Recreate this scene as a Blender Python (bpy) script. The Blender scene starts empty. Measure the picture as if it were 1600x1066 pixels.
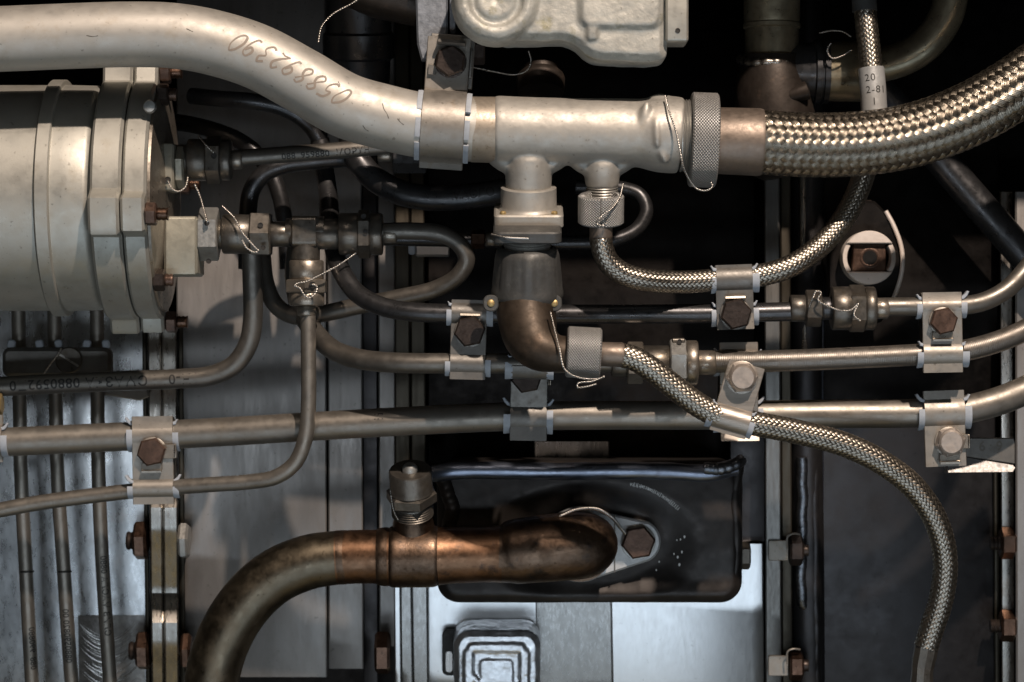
import bpy, bmesh, math, random
import numpy as np
from mathutils import Vector, Matrix
random.seed(7)
rad = math.radians
scene = bpy.context.scene
S = 0.0004            # metres per photo pixel at the reference plane
DC = 4000.0           # camera distance, in photo pixels

# ------------------------------------------------------------------ camera
cam_d = bpy.data.cameras.new('camera')
cam = bpy.data.objects.new('camera', cam_d)
scene.collection.objects.link(cam)
cam.location = (0, -DC * S, 0)
cam.rotation_euler = (rad(90), 0, 0)
cam_d.sensor_width = 36.0
cam_d.lens = 36.0 * DC / 1600.0
cam_d.clip_start = 0.05
cam_d.clip_end = 60
cam_d.dof.use_dof = True
cam_d.dof.focus_distance = (DC - 90) * S
cam_d.dof.aperture_fstop = 13.0
scene.camera = cam

# ------------------------------------------------------------------ world
world = bpy.data.worlds.new('World')
scene.world = world
world.use_nodes = True
bg = world.node_tree.nodes['Background']
bg.inputs['Color'].default_value = (0.50, 0.47, 0.42, 1)
bg.inputs['Strength'].default_value = 0.03

# ------------------------------------------------------------------ ceiling spots and unseen fill lamps
def lamp(name, loc, target, power, col, sx, sy=None, spread=180):
    l = bpy.data.lights.new(name, 'AREA')
    l.energy = power
    l.color = col
    if sy is None:
        l.shape = 'DISK'; l.size = sx
    else:
        l.shape = 'RECTANGLE'; l.size = sx; l.size_y = sy
    l.spread = rad(spread)
    o = bpy.data.objects.new(name, l)
    scene.collection.objects.link(o)
    o.location = loc
    dirv = Vector(target) - Vector(loc)
    o.rotation_euler = dirv.to_track_quat('-Z', 'Y').to_euler()
    return o

lamp('ceiling_spot', (0.72, -2.05, 2.05), (0, 0.0, 0), 112, (1.0, 0.83, 0.70), 0.07)
lamp('ceiling_spot', (-0.55, -2.0, 2.15), (0, 0.0, 0), 5, (1.0, 0.85, 0.74), 0.09)
lamp('cool_fill', (0.10, -2.3, -0.78), (0, 0.0, 0.0), 9, (0.80, 0.90, 1.0), 2.4, 0.2)  # unseen cool strip below the camera, shaped for thin highlights along the tubes
lamp('cool_fill', (0.15, -1.65, -1.50), (0, 0.1, -0.12), 8, (0.72, 0.86, 1.0), 2.2, 0.85)  # unseen lower cool panel, added for the bottom plates to reflect
lamp('floor_bounce', (0.0, -0.55, -1.9), (0, 0.0, 0), 1.6, (1.0, 0.82, 0.48), 1.8, 1.0)

scene.view_settings.view_transform = 'Standard'
scene.view_settings.look = 'None'
scene.view_settings.exposure = 0.0
scene.view_settings.gamma = 1.0

# ------------------------------------------------------------------ helpers
C = scene.collection
WL = {}

def P(px, py, d=0.0):
    k = 1 + d / DC
    return Vector(((px - 800) * S * k, d * S, (533 - py) * S * k))

def kk(d):
    return 1 + d / DC

class Frame:
    """local axes u right, v up, w towards the viewer, in photo pixels at that depth"""
    def __init__(self, px, py, d=0, roll=0, pitch=0, yaw=0, k=None):
        self.O = P(px, py, d)
        self.s = S * (kk(d) if k is None else k)
        base = Matrix(((1, 0, 0), (0, 0, -1), (0, 1, 0)))     # columns u,v,w
        rl = Matrix.Rotation(rad(-roll), 3, 'Z')               # clockwise in the picture
        pt = Matrix.Rotation(rad(pitch), 3, 'X')
        yw = Matrix.Rotation(rad(yaw), 3, 'Y')
        self.R = base @ rl @ pt @ yw
    def __call__(self, u, v, w):
        return self.O + self.R @ Vector((u, v, w)) * self.s

class MB:
    def __init__(self):
        self.v = []; self.f = []; self.uv = []
    def add(self, v, f, uv=None):
        n = len(self.v)
        self.v.extend(v)
        self.f.extend([tuple(i + n for i in q) for q in f])
        self.uv.extend(uv if uv is not None else [(0.0, 0.0)] * len(v))
    def build(self, name, mat, parent=None, smooth=38, uv=False, origin=None):
        me = bpy.data.meshes.new(name)
        if parent is not None:
            o0 = WL[parent]
        elif origin is not None:
            o0 = Vector(origin)
        else:
            a = np.array([tuple(q) for q in self.v])
            o0 = Vector(((a.min(0) + a.max(0)) / 2).tolist())
        me.from_pydata([tuple(Vector(q) - o0) for q in self.v], [], self.f)
        if uv:
            lay = me.uv_layers.new(name='UVMap')
            vi = np.empty(len(me.loops), dtype=np.int32)
            me.loops.foreach_get('vertex_index', vi)
            arr = np.array(self.uv, dtype=np.float32)[vi]
            lay.data.foreach_set('uv', arr.ravel())
        bm = bmesh.new(); bm.from_mesh(me)
        if len(bm.faces) < 15000:
            bmesh.ops.recalc_face_normals(bm, faces=bm.faces)
        bm.to_mesh(me); bm.free()
        if smooth:
            me.shade_smooth()
            me.set_sharp_from_angle(angle=rad(smooth))
        me.materials.append(mat)
        o = bpy.data.objects.new(name, me)
        C.objects.link(o)
        WL[o] = o0
        if parent is not None:
            o.parent = parent
        else:
            o.location = o0
        return o

def fused(mb, voxel, smooth, name, mat, parent, rough=0.0, rscale=12.0, fn=None):
    """weld the overlapping shapes of mb into one smooth skin"""
    from mathutils import noise as mnoise
    o = mb.build(name, mat, None, smooth=0)
    for v in o.data.vertices: v.co = v.co / S
    r = o.modifiers.new('r', 'REMESH'); r.mode = 'VOXEL'; r.voxel_size = voxel
    q = o.modifiers.new('s', 'SMOOTH'); q.factor = 0.5; q.iterations = smooth
    dg = bpy.context.evaluated_depsgraph_get()
    me = bpy.data.meshes.new_from_object(o.evaluated_get(dg))
    o0 = WL[o]; p0 = WL[parent]
    old = o.data
    C.objects.unlink(o); bpy.data.objects.remove(o); bpy.data.meshes.remove(old)
    nv = len(me.vertices)
    co = np.empty(nv * 3); no = np.empty(nv * 3)
    me.vertices.foreach_get('co', co); me.vertex_normals.foreach_get('vector', no)
    co = co.reshape(-1, 3) * S + np.array(o0); no = no.reshape(-1, 3)
    if rough:
        qs = co / (rscale * S)
        h = np.array([mnoise.noise(Vector(q)) + .5 * mnoise.noise(Vector(q * 2.3)) + .3 * mnoise.noise(Vector(q * 5)) for q in qs])
        co = co + no * (rough * S * h)[:, None]
    if fn: co = fn(co)
    me.vertices.foreach_set('co', (co - np.array(p0)).ravel()); me.update()
    me.shade_smooth()
    if not me.materials: me.materials.append(mat)
    me.name = name
    n = bpy.data.objects.new(name, me); C.objects.link(n); WL[n] = p0; n.parent = parent
    return n

def blob(mb, F, a, b, h, n=16):
    vs = []; fs = []
    for j in range(1, 8):
        t = math.pi * j / 8
        for i in range(n):
            p = 2 * math.pi * i / n
            vs.append(F(a * math.sin(t) * math.cos(p), b * math.sin(t) * math.sin(p), h * math.cos(t)))
    for j in range(6):
        for i in range(n): fs.append((j * n + i, j * n + (i + 1) % n, (j + 1) * n + (i + 1) % n, (j + 1) * n + i))
    fs.append(tuple(range(n))); fs.append(tuple(range(6 * n, 7 * n))[::-1])
    mb.add(vs, fs)

def tag(o, label=None, cat=None, group=None, kind=None):
    if label: o['label'] = label
    if cat: o['category'] = cat
    if group: o['group'] = group
    if kind: o['kind'] = kind
    return o

def thing(name, label, cat, loc, group=None):
    o = bpy.data.objects.new(name, None)
    o.empty_display_size = 0.01
    C.objects.link(o)
    o.location = loc
    WL[o] = Vector(loc)
    return tag(o, label, cat, group)

AX = {'u': lambda t, a, b: (t, a, b), 'v': lambda t, a, b: (b, t, a), 'w': lambda t, a, b: (a, b, t)}

def lathe(mb, F, axis, prof, n=40, arc=None, cap=True, off=(0, 0)):
    ax = AX[axis]
    full = arc is None
    a0, a1 = (0, 2 * math.pi) if full else (rad(arc[0]), rad(arc[1]))
    m = n if full else n + 1
    vs = []; uv = []; fs = []
    for t, r in prof:
        for i in range(m):
            a = a0 + (a1 - a0) * i / n
            vs.append(F(*ax(t, off[0] + r * math.cos(a), off[1] + r * math.sin(a))))
            uv.append((a * max(q[1] for q in prof) / 100.0, t / 100.0))
    for j in range(len(prof) - 1):
        for i in range(n):
            i2 = (i + 1) % m if full else i + 1
            fs.append((j * m + i, j * m + i2, (j + 1) * m + i2, (j + 1) * m + i))
    if cap and full:
        if prof[0][1] > 1e-6: fs.append(tuple(range(m))[::-1])
        if prof[-1][1] > 1e-6: fs.append(tuple(range((len(prof) - 1) * m, len(prof) * m)))
    mb.add(vs, fs, uv)

def inset(poly, c):
    """shrink a polygon towards its centre by about c"""
    n = len(poly); out = []
    area = sum(poly[i][0] * poly[(i + 1) % n][1] - poly[(i + 1) % n][0] * poly[i][1] for i in range(n))
    sg = 1 if area > 0 else -1
    for i in range(n):
        p0, p1, p2 = Vector(poly[i - 1]), Vector(poly[i]), Vector(poly[(i + 1) % n])
        e1 = (p1 - p0); e2 = (p2 - p1)
        if e1.length < 1e-9 or e2.length < 1e-9:
            out.append(tuple(p1)); continue
        e1.normalize(); e2.normalize()
        n1 = Vector((-e1.y, e1.x)) * sg; n2 = Vector((-e2.y, e2.x)) * sg
        b = n1 + n2
        if b.length < 1e-6:
            out.append(tuple(p1)); continue
        b.normalize()
        q = max(0.35, b.dot(n1))
        out.append(tuple(p1 + b * (c / q)))
    return out

def prism(mb, F, axis, poly, t0, t1, ch=0.0, ch0=None):
    ax = AX[axis]
    ch0 = ch if ch0 is None else ch0
    loops = []
    if ch0: loops.append((inset(poly, ch0), t0)); loops.append((poly, t0 + (ch0 if t1 > t0 else -ch0)))
    else: loops.append((poly, t0))
    if ch: loops.append((poly, t1 - (ch if t1 > t0 else -ch))); loops.append((inset(poly, ch), t1))
    else: loops.append((poly, t1))
    n = len(poly); vs = []; fs = []
    for pl, t in loops:
        for a, b in pl: vs.append(F(*ax(t, a, b)))
    for j in range(len(loops) - 1):
        for i in range(n):
            fs.append((j * n + i, j * n + (i + 1) % n, (j + 1) * n + (i + 1) % n, (j + 1) * n + i))
    fs.append(tuple(range(n))[::-1])
    fs.append(tuple(range((len(loops) - 1) * n, len(loops) * n)))
    mb.add(vs, fs)

def ngon(R, n=6, rot=0):
    return [(R * math.cos(rad(rot) + 2 * math.pi * i / n), R * math.sin(rad(rot) + 2 * math.pi * i / n)) for i in range(n)]

def rrect(a0, b0, a1, b1, r=3, seg=3):
    out = []
    for cx, cy, st in ((a1 - r, b1 - r, 0), (a0 + r, b1 - r, 90), (a0 + r, b0 + r, 180), (a1 - r, b0 + r, 270)):
        for i in range(seg + 1):
            a = rad(st + 90.0 * i / seg)
            out.append((cx + r * math.cos(a), cy + r * math.sin(a)))
    return out

def catmull(pts, step=5.0):
    """pts: list of tuples (any dim); returns a dense numpy array"""
    p = np.array(pts, float)
    if len(p) == 2:
        n = max(2, int(np.linalg.norm((p[1] - p[0])[:2]) / step))
        t = np.linspace(0, 1, n + 1)[:, None]
        return p[0] * (1 - t) + p[1] * t
    p = np.vstack([2 * p[0] - p[1], p, 2 * p[-1] - p[-2]])
    out = []
    for i in range(1, len(p) - 2):
        p0, p1, p2, p3 = p[i - 1], p[i], p[i + 1], p[i + 2]
        d01 = max(np.linalg.norm((p1 - p0)[:3]), 1e-3) ** 0.5
        d12 = max(np.linalg.norm((p2 - p1)[:3]), 1e-3) ** 0.5
        d23 = max(np.linalg.norm((p3 - p2)[:3]), 1e-3) ** 0.5
        m1 = (p1 - p0) / d01 - (p2 - p0) / (d01 + d12) + (p2 - p1) / d12
        m2 = (p2 - p1) / d12 - (p3 - p1) / (d12 + d23) + (p3 - p2) / d23
        m1 *= d12; m2 *= d12
        n = max(2, int(np.linalg.norm((p2 - p1)[:3]) / step))
        for t in np.linspace(0, 1, n, endpoint=False):
            out.append((2 * t**3 - 3 * t**2 + 1) * p1 + (t**3 - 2 * t**2 + t) * m1 + (-2 * t**3 + 3 * t**2) * p2 + (t**3 - t**2) * m2)
    out.append(p[-2])
    return np.array(out)

class Path:
    """a dense 3-D path with frames; pts in (px,py,d[,r])"""
    def __init__(self, pts, r=10.0, step=5.0):
        if len(pts[0]) == 3: pts = [tuple(q) + (r,) for q in pts]
        a = catmull(pts, step)
        k = 1 + a[:, 2] / DC
        self.X = np.stack([(a[:, 0] - 800) * S * k, a[:, 2] * S, (533 - a[:, 1]) * S * k], 1)
        self.r = a[:, 3] * S * k
        T = np.gradient(self.X, axis=0)
        T /= np.linalg.norm(T, axis=1)[:, None]
        self.T = T
        N = np.zeros_like(T)
        v = np.array([0.0, -1.0, 0.0])
        v = v - T[0] * v.dot(T[0])
        if np.linalg.norm(v) < 1e-3: v = np.array([0.0, 0.0, 1.0]) - T[0] * T[0][2]
        N[0] = v / np.linalg.norm(v)
        for i in range(1, len(T)):
            v = N[i - 1] - T[i] * N[i - 1].dot(T[i])
            N[i] = v / np.linalg.norm(v)
        self.N = N
        self.B = np.cross(T, N)
        self.s = np.concatenate([[0], np.cumsum(np.linalg.norm(np.diff(self.X, axis=0), axis=1))])
    def at(self, s):
        f = lambda A: np.stack([np.interp(s, self.s, A[:, j]) for j in range(3)], -1)
        return f(self.X), f(self.T), f(self.N), f(self.B), np.interp(s, self.s, self.r)

def tube(mb, path, n=24, cap=True, rscale=1.0):
    vs = []; uv = []; fs = []
    m = len(path.X)
    ang = np.arange(n) * 2 * math.pi / n
    for i in range(m):
        ring = path.X[i] + path.r[i] * rscale * (np.cos(ang)[:, None] * path.N[i] + np.sin(ang)[:, None] * path.B[i])
        vs.extend([Vector(q) for q in ring])
        uv.extend([(path.s[i] / S / 100, a) for a in ang])
    for i in range(m - 1):
        for j in range(n):
            fs.append((i * n + j, i * n + (j + 1) % n, (i + 1) * n + (j + 1) % n, (i + 1) * n + j))
    if cap:
        fs.append(tuple(range(n))[::-1]); fs.append(tuple(range((m - 1) * n, m * n)))
    mb.add(vs, fs, uv)

def strand_braid(mb, path, N, L, amp, hw, th, r_off=0.0):
    """two sets of N woven bands round the path; L = lead in px"""
    kmean = float(np.mean(path.r)) / S
    tot = path.s[-1] / S
    ds = L / (2.0 * N) / 2.0
    ns = int(tot / ds)
    sv = np.arange(ns + 1) * ds
    js = np.array([-1.0, -0.45, 0.45, 1.0]) if hw > 4 else np.array([-1.0, 0.0, 1.0])
    nj = len(js)
    alpha = math.atan2(2 * math.pi * kmean, L)
    for dr in (1, -1):
        for i in range(N):
            cr = 2.0 * N * sv / L
            arg = (i + (i + cr) - 0.5) if dr > 0 else ((i - cr) + i - 0.5)
            hgt = np.clip(1.9 * np.cos(arg * math.pi / 2), -1, 1) * dr * amp
            V = np.zeros((ns + 1, nj, 3)); 
            for q, j in enumerate(js):
                o = j * hw
                s2 = np.clip((sv - dr * o * math.sin(alpha)), 0, tot) * S
                X, T, Nn, B, r = path.at(s2)
                ph = 2 * math.pi * (i / N + dr * sv / L) + o * math.cos(alpha) / kmean
                rr = r + S * (r_off + hgt + th * (1 - j * j))
                V[:, q] = X + rr[:, None] * (np.cos(ph)[:, None] * Nn + np.sin(ph)[:, None] * B)
            vs = [Vector(x) for x in V.reshape(-1, 3)]
            uv = [(float(sv[a]) / 100, float(js[b])) for a in range(ns + 1) for b in range(nj)]
            fs = []
            for a in range(ns):
                for b in range(nj - 1):
                    p = a * nj + b
                    fs.append((p, p + 1, p + nj + 1, p + nj) if dr > 0 else (p, p + nj, p + nj + 1, p + 1))
            mb.add(vs, fs, uv)

# ------------------------------------------------------------------ materials
def principled(name):
    m = bpy.data.materials.new(name); m.use_nodes = True
    nt = m.node_tree
    return m, nt, nt.nodes['Principled BSDF']

def metal(name, col, rough=0.4, metallic=1.0, var=0.25, fs=40, stain=None, stain_amt=0.35, stain_fs=60,
          bump=0.15, bfs=4, stretch=None, rvar=0.12, thread=0.0, knurl=0.0, uvwires=0.0, coat=0.0, spots=0.0, shiny=False, tubey=False):
    if tubey:
        metallic = 0.8; col = tuple(c * 0.85 for c in col)
    elif metallic >= 0.9 and not uvwires and not shiny:
        metallic *= 0.72; rough += 0.07; col = tuple(c * 0.92 for c in col)
    m, nt, b = principled(name)
    N = nt.nodes; L = nt.links
    tc = N.new('ShaderNodeTexCoord')
    src = tc.outputs['Object']
    def mapped(sc):
        if stretch is None: return src
        mp = N.new('ShaderNodeMapping'); mp.inputs['Scale'].default_value = stretch
        L.new(src, mp.inputs['Vector']); return mp.outputs['Vector']
    def noise(fpx, detail=5, rough_=0.6, vec=None):
        n = N.new('ShaderNodeTexNoise'); n.inputs['Scale'].default_value = 1.0 / (fpx * S)
        n.inputs['Detail'].default_value = detail; n.inputs['Roughness'].default_value = rough_
        L.new(vec if vec is not None else src, n.inputs['Vector']); return n.outputs['Fac']
    def rng(inp, a, b_, lo, hi):
        r = N.new('ShaderNodeMapRange'); r.inputs['From Min'].default_value = a; r.inputs['From Max'].default_value = b_
        r.inputs['To Min'].default_value = lo; r.inputs['To Max'].default_value = hi
        L.new(inp, r.inputs['Value']); return r.outputs['Result']
    def mix(fac, A, B, mode='MIX'):
        x = N.new('ShaderNodeMix'); x.data_type = 'RGBA'; x.blend_type = mode
        if isinstance(fac, float): x.inputs['Factor'].default_value = fac
        else: L.new(fac, x.inputs['Factor'])
        for v, s in ((A, 'A'), (B, 'B')):
            sock = [q for q in x.inputs if q.name == s and q.type == 'RGBA'][0]
            if isinstance(v, tuple): sock.default_value = v
            else: L.new(v, sock)
        return [q for q in x.outputs if q.type == 'RGBA'][0]
    c0 = tuple(max(0, c * (1 - var)) for c in col) + (1,)
    c1 = tuple(min(1, c * (1 + var)) for c in col) + (1,)
    vec = mapped(None)
    n1 = noise(fs, 6, 0.65, vec)
    colr = mix(rng(n1, 0.3, 0.7, 0, 1), c0, c1)
    if stain is not None:
        n3 = noise(stain_fs, 7, 0.7)
        f = rng(n3, 0.56, 0.70, 0, stain_amt)
        colr = mix(f, colr, tuple(stain) + (1,))
    if spots:
        n4 = noise(7, 2, 0.5)
        f = rng(n4, 0.68, 0.75, 0, spots)
        colr = mix(f, colr, (col[0] * .15, col[1] * .13, col[2] * .1, 1))
    L.new(colr, b.inputs['Base Color'])
    n2 = noise(fs * 0.35, 5, 0.7, vec)
    L.new(rng(n2, 0.3, 0.7, max(0.05, rough - rvar), min(1, rough + rvar)), b.inputs['Roughness'])
    b.inputs['Metallic'].default_value = metallic
    if coat: b.inputs['Coat Weight'].default_value = coat
    nrm = None
    def bumpn(h, strength, dist):
        nonlocal nrm
        bp = N.new('ShaderNodeBump'); bp.inputs['Strength'].default_value = strength
        bp.inputs['Distance'].default_value = dist * S
        L.new(h, bp.inputs['Height'])
        if nrm is not None: L.new(nrm, bp.inputs['Normal'])
        nrm = bp.outputs['Normal']
    if bump:
        bumpn(noise(bfs, 4, 0.6, vec), bump, 1.5)
    def wave(vecout, scale, direction='X'):
        w = N.new('ShaderNodeTexWave'); w.inputs['Scale'].default_value = scale
        w.bands_direction = direction
        L.new(vecout, w.inputs['Vector']); return w.outputs['Fac']
    if thread:
        bumpn(wave(tc.outputs['UV'], thread, 'X'), 0.25, 0.8)
    if knurl:
        mp = N.new('ShaderNodeMapping'); mp.inputs['Rotation'].default_value = (0, 0, rad(50)); L.new(tc.outputs['UV'], mp.inputs['Vector'])
        mp2 = N.new('ShaderNodeMapping'); mp2.inputs['Rotation'].default_value = (0, 0, rad(-50)); L.new(tc.outputs['UV'], mp2.inputs['Vector'])
        a = wave(mp.outputs['Vector'], knurl); c = wave(mp2.outputs['Vector'], knurl)
        mm = N.new('ShaderNodeMath'); mm.operation = 'MULTIPLY'; L.new(a, mm.inputs[0]); L.new(c, mm.inputs[1])
        bumpn(mm.outputs[0], 0.85, 2.6)
    if uvwires:
        bumpn(wave(tc.outputs['UV'], uvwires, 'Y'), 0.5, 1.2)
    if nrm is not None: L.new(nrm, b.inputs['Normal'])
    return m

def plastic(name, col, rough=0.5, sss=0.0, var=0.1):
    m = metal(name, col, rough, 0.0, var, 15, bump=0.1)
    if sss:
        b = m.node_tree.nodes['Principled BSDF']
        b.inputs['Subsurface Weight'].default_value = sss
        b.inputs['Subsurface Radius'].default_value = (0.002, 0.002, 0.003)
    return m

MT = {}
MT['pipe'] = metal('aluminium_paint', (0.46, 0.44, 0.40), 0.55, 0.6, 0.06, 70, stain=(0.33, 0.26, 0.17), stain_amt=0.32, stain_fs=38, bump=0.05, bfs=3, spots=0.4)
MT['cast_paint'] = metal('cast_aluminium_paint', (0.43, 0.41, 0.37), 0.54, 0.58, 0.08, 40, stain=(0.32, 0.25, 0.16), stain_amt=0.4, stain_fs=40, bump=0.12, bfs=8, spots=0.4)
MT['canister'] = metal('canister_paint', (0.43, 0.42, 0.375), 0.47, 0.62, 0.06, 70, stain=(0.31, 0.26, 0.18), stain_amt=0.32, stain_fs=45, bump=0.07, bfs=2.5, spots=0.4)
MT['shaded_paint'] = metal('shaded_white_paint', (0.34, 0.325, 0.265), 0.45, 0.55, 0.08, 40, bump=0.1, spots=0.3)  # white block paint toned olive, shade and yellow reflection put into the colour
MT['steel'] = metal('drawn_steel', (0.30, 0.275, 0.24), 0.46, 1.0, 0.12, 50, stain=(0.20, 0.17, 0.13), stain_amt=0.5, bump=0.05, bfs=3, spots=0.25, tubey=True)
MT['grey_tube'] = metal('dull_grey_steel', (0.205, 0.19, 0.168), 0.45, 1.0, 0.15, 45, stain=(0.13, 0.115, 0.1), stain_amt=0.5, bump=0.05, bfs=3, spots=0.2, tubey=True)
MT['ribbed'] = metal('ribbed_steel', (0.24, 0.22, 0.195), 0.42, 1.0, 0.12, 45, stain=(0.15, 0.13, 0.11), stain_amt=0.4, bump=0.04, thread=11.0, spots=0.2, tubey=True)
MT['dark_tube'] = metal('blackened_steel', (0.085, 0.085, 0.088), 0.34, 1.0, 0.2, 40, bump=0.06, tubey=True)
MT['nut'] = metal('dull_nut_steel', (0.17, 0.155, 0.135), 0.38, 1.0, 0.22, 25, stain=(0.10, 0.075, 0.045), stain_amt=0.6, bump=0.12, spots=0.2, tubey=True)
MT['nut_light'] = metal('bright_nut_steel', (0.42, 0.42, 0.40), 0.36, 1.0, 0.2, 18, bump=0.2, bfs=3)
MT['nut_warm'] = metal('warm_nut_steel', (0.36, 0.32, 0.27), 0.35, 1.0, 0.15, 30, bump=0.1, tubey=True)
MT['strap'] = metal('strap_steel', (0.33, 0.305, 0.27), 0.42, 1.0, 0.12, 45, stain=(0.24, 0.17, 0.10), stain_amt=0.5, stain_fs=35, bump=0.08, bfs=3, spots=0.45)
MT['strap_dark'] = metal('dark_strap_steel', (0.19, 0.18, 0.165), 0.42, 1.0, 0.18, 40, stain=(0.10, 0.08, 0.06), stain_amt=0.5, bump=0.1, bfs=3, spots=0.4)
MT['strap_brushed'] = metal('brushed_strap_steel', (0.35, 0.315, 0.275), 0.34, 1.0, 0.18, 30, bump=0.1, stretch=(0.2, 1, 2.5))
MT['bolt_brown'] = metal('brown_bolt_finish', (0.115, 0.072, 0.054), 0.42, 0.75, 0.35, 18, stain=(0.05, 0.035, 0.03), stain_amt=0.6, stain_fs=15, bump=0.2, bfs=3)
MT['bolt_dark'] = metal('dark_bolt_finish', (0.055, 0.042, 0.036), 0.42, 0.7, 0.3, 15, bump=0.2, bfs=3)
MT['bolt_copper'] = metal('coppery_nut_finish', (0.13, 0.078, 0.055), 0.36, 0.95, 0.35, 16, stain=(0.06, 0.04, 0.03), stain_amt=0.8, stain_fs=14, bump=0.2, shiny=True)
MT['bolt_silver'] = metal('pale_bolt_finish', (0.50, 0.44, 0.39), 0.38, 1.0, 0.12, 20, stain=(0.3, 0.22, 0.15), stain_amt=0.4, stain_fs=20, bump=0.12)
MT['ring'] = metal('pale_ring', (0.72, 0.64, 0.58), 0.5, 0.3, 0.06, 20, spots=0.3, bump=0.05)
MT['stain_band'] = metal('heat_stained_paint', (0.36, 0.31, 0.25), 0.48, 0.62, 0.12, 18, stain=(0.25, 0.18, 0.11), stain_amt=0.6, stain_fs=14, bump=0.08, spots=0.3)
MT['scratch'] = plastic('scratch_line', (0.10, 0.09, 0.07), 0.5)
MT['lit_wedge'] = metal('lit_bracket_metal', (0.30, 0.29, 0.28), 0.5, 0.6, 0.1, 18, spots=0.4)  # paler than the bracket plate, light on its edge put into the colour
MT['rail'] = metal('dull_rail_steel', (0.20, 0.195, 0.185), 0.45, 0.9, 0.15, 25, stain=(0.12, 0.11, 0.10), stain_amt=0.4, bump=0.08, bfs=5, stretch=(2.2, 2.2, 0.1), shiny=True)
MT['hole'] = plastic('unlit_bore', (0.004, 0.004, 0.004), 1.0)
MT['flange_pale'] = metal('pale_flange_metal', (0.50, 0.51, 0.51), 0.42, 0.45, 0.12, 20, bump=0.1, bfs=4, spots=0.4)
MT['brass'] = metal('brass_rivet', (0.45, 0.33, 0.15), 0.4, 1.0, 0.2, 10)
MT['cushion'] = plastic('white_cushion', (0.36, 0.395, 0.44), 0.5, 0.1)
MT['braid'] = metal('braid_wire', (0.40, 0.355, 0.29), 0.30, 1.0, 0.18, 14, stain=(0.2, 0.15, 0.08), stain_amt=0.35, stain_fs=90, bump=0.0, uvwires=0.75)
MT['braid_small'] = metal('fine_braid_wire', (0.36, 0.325, 0.275), 0.36, 1.0, 0.15, 14, stain=(0.2, 0.15, 0.08), stain_amt=0.3, stain_fs=90, bump=0.0, shiny=True)
MT['core'] = metal('hose_core', (0.05, 0.043, 0.034), 0.6, 0.3, 0.2, 20)
MT['collar'] = metal('bronzed_collar', (0.235, 0.19, 0.155), 0.40, 0.95, 0.2, 30, stain=(0.12, 0.095, 0.075), stain_amt=0.55, stain_fs=30, bump=0.1)
MT['knurl'] = metal('knurled_aluminium', (0.44, 0.435, 0.42), 0.40, 0.95, 0.1, 30, bump=0.0, knurl=10.0)
MT['knurl_lines'] = metal('ridged_aluminium', (0.42, 0.415, 0.40), 0.40, 0.95, 0.1, 30, bump=0.0, knurl=9.0)
MT['thread'] = metal('threaded_steel', (0.42, 0.41, 0.38), 0.35, 1.0, 0.1, 30, bump=0.05)
MT['boot'] = metal('grey_boot', (0.075, 0.075, 0.072), 0.50, 0.4, 0.18, 35, stain=(0.25, 0.24, 0.2), stain_amt=0.25, stain_fs=30, bump=0.2, spots=0.1)
MT['elbow'] = metal('bronzed_elbow', (0.068, 0.051, 0.037), 0.45, 0.9, 0.4, 35, stain=(0.125, 0.078, 0.05), stain_amt=0.55, stain_fs=70, bump=0.15, bfs=12, spots=0.4)
MT['copper'] = metal('heat_tinted_copper', (0.19, 0.108, 0.065), 0.40, 1.0, 0.45, 50, stain=(0.045, 0.038, 0.036), stain_amt=0.95, stain_fs=34, bump=0.15, bfs=6, spots=0.4, shiny=True)
MT['copper_dull'] = metal('dull_heat_tinted_pipe', (0.15, 0.125, 0.09), 0.40, 1.0, 0.25, 60, stain=(0.09, 0.075, 0.05), stain_amt=0.5, stain_fs=70, bump=0.08, shiny=True, spots=0.45)
MT['copper_dark'] = metal('dark_heat_tinted_tee', (0.13, 0.088, 0.062), 0.40, 1.0, 0.45, 40, stain=(0.045, 0.042, 0.042), stain_amt=0.85, stain_fs=35, bump=0.25, bfs=6, spots=0.4, shiny=True)
MT['wire'] = metal('lock_wire', (0.52, 0.49, 0.45), 0.32, 1.0, 0.08, 10, bump=0, shiny=True)
MT['casting'] = metal('rough_casting', (0.43, 0.425, 0.385), 0.55, 0.35, 0.25, 35, stain=(0.25, 0.23, 0.13), stain_amt=0.85, stain_fs=50, bump=0.5, bfs=7, spots=0.45)
MT['cast_shiny'] = metal('shiny_casting', (0.82, 0.84, 0.87), 0.40, 1.0, 0.12, 30, bump=0.22, bfs=6, shiny=True)
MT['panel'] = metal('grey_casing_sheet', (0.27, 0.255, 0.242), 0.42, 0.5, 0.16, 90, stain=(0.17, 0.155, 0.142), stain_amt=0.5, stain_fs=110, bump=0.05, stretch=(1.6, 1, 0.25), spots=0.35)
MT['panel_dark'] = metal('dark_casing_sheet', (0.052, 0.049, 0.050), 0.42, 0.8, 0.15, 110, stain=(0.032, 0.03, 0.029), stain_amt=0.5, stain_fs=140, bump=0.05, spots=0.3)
MT['recess'] = metal('shade_black_casing', (0.020, 0.018, 0.017), 0.5, 1.0, 0.3, 70, bump=0.1, shiny=True)  # near black, the shade over the deep casing is put into the colour
MT['bright'] = metal('brushed_aluminium', (0.90, 0.91, 0.92), 0.34, 1.0, 0.05, 30, bump=0.05, bfs=5, stretch=(1.6, 1.6, 0.12), spots=0.2, shiny=True, rvar=0.05)
MT['brushed'] = metal('brushed_sheet', (0.38, 0.375, 0.365), 0.32, 1.0, 0.12, 25, bump=0.06, bfs=5, stretch=(2.2, 2.2, 0.06), shiny=True)
MT['lathe_turned'] = metal('turned_casing_metal', (0.60, 0.61, 0.62), 0.30, 1.0, 0.3, 40, stain=(0.40, 0.37, 0.34), stain_amt=0.4, stain_fs=50, bump=0.10, bfs=12, stretch=(1.1, 1, 0.35), spots=0.3, shiny=True, rvar=0.08)
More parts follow.
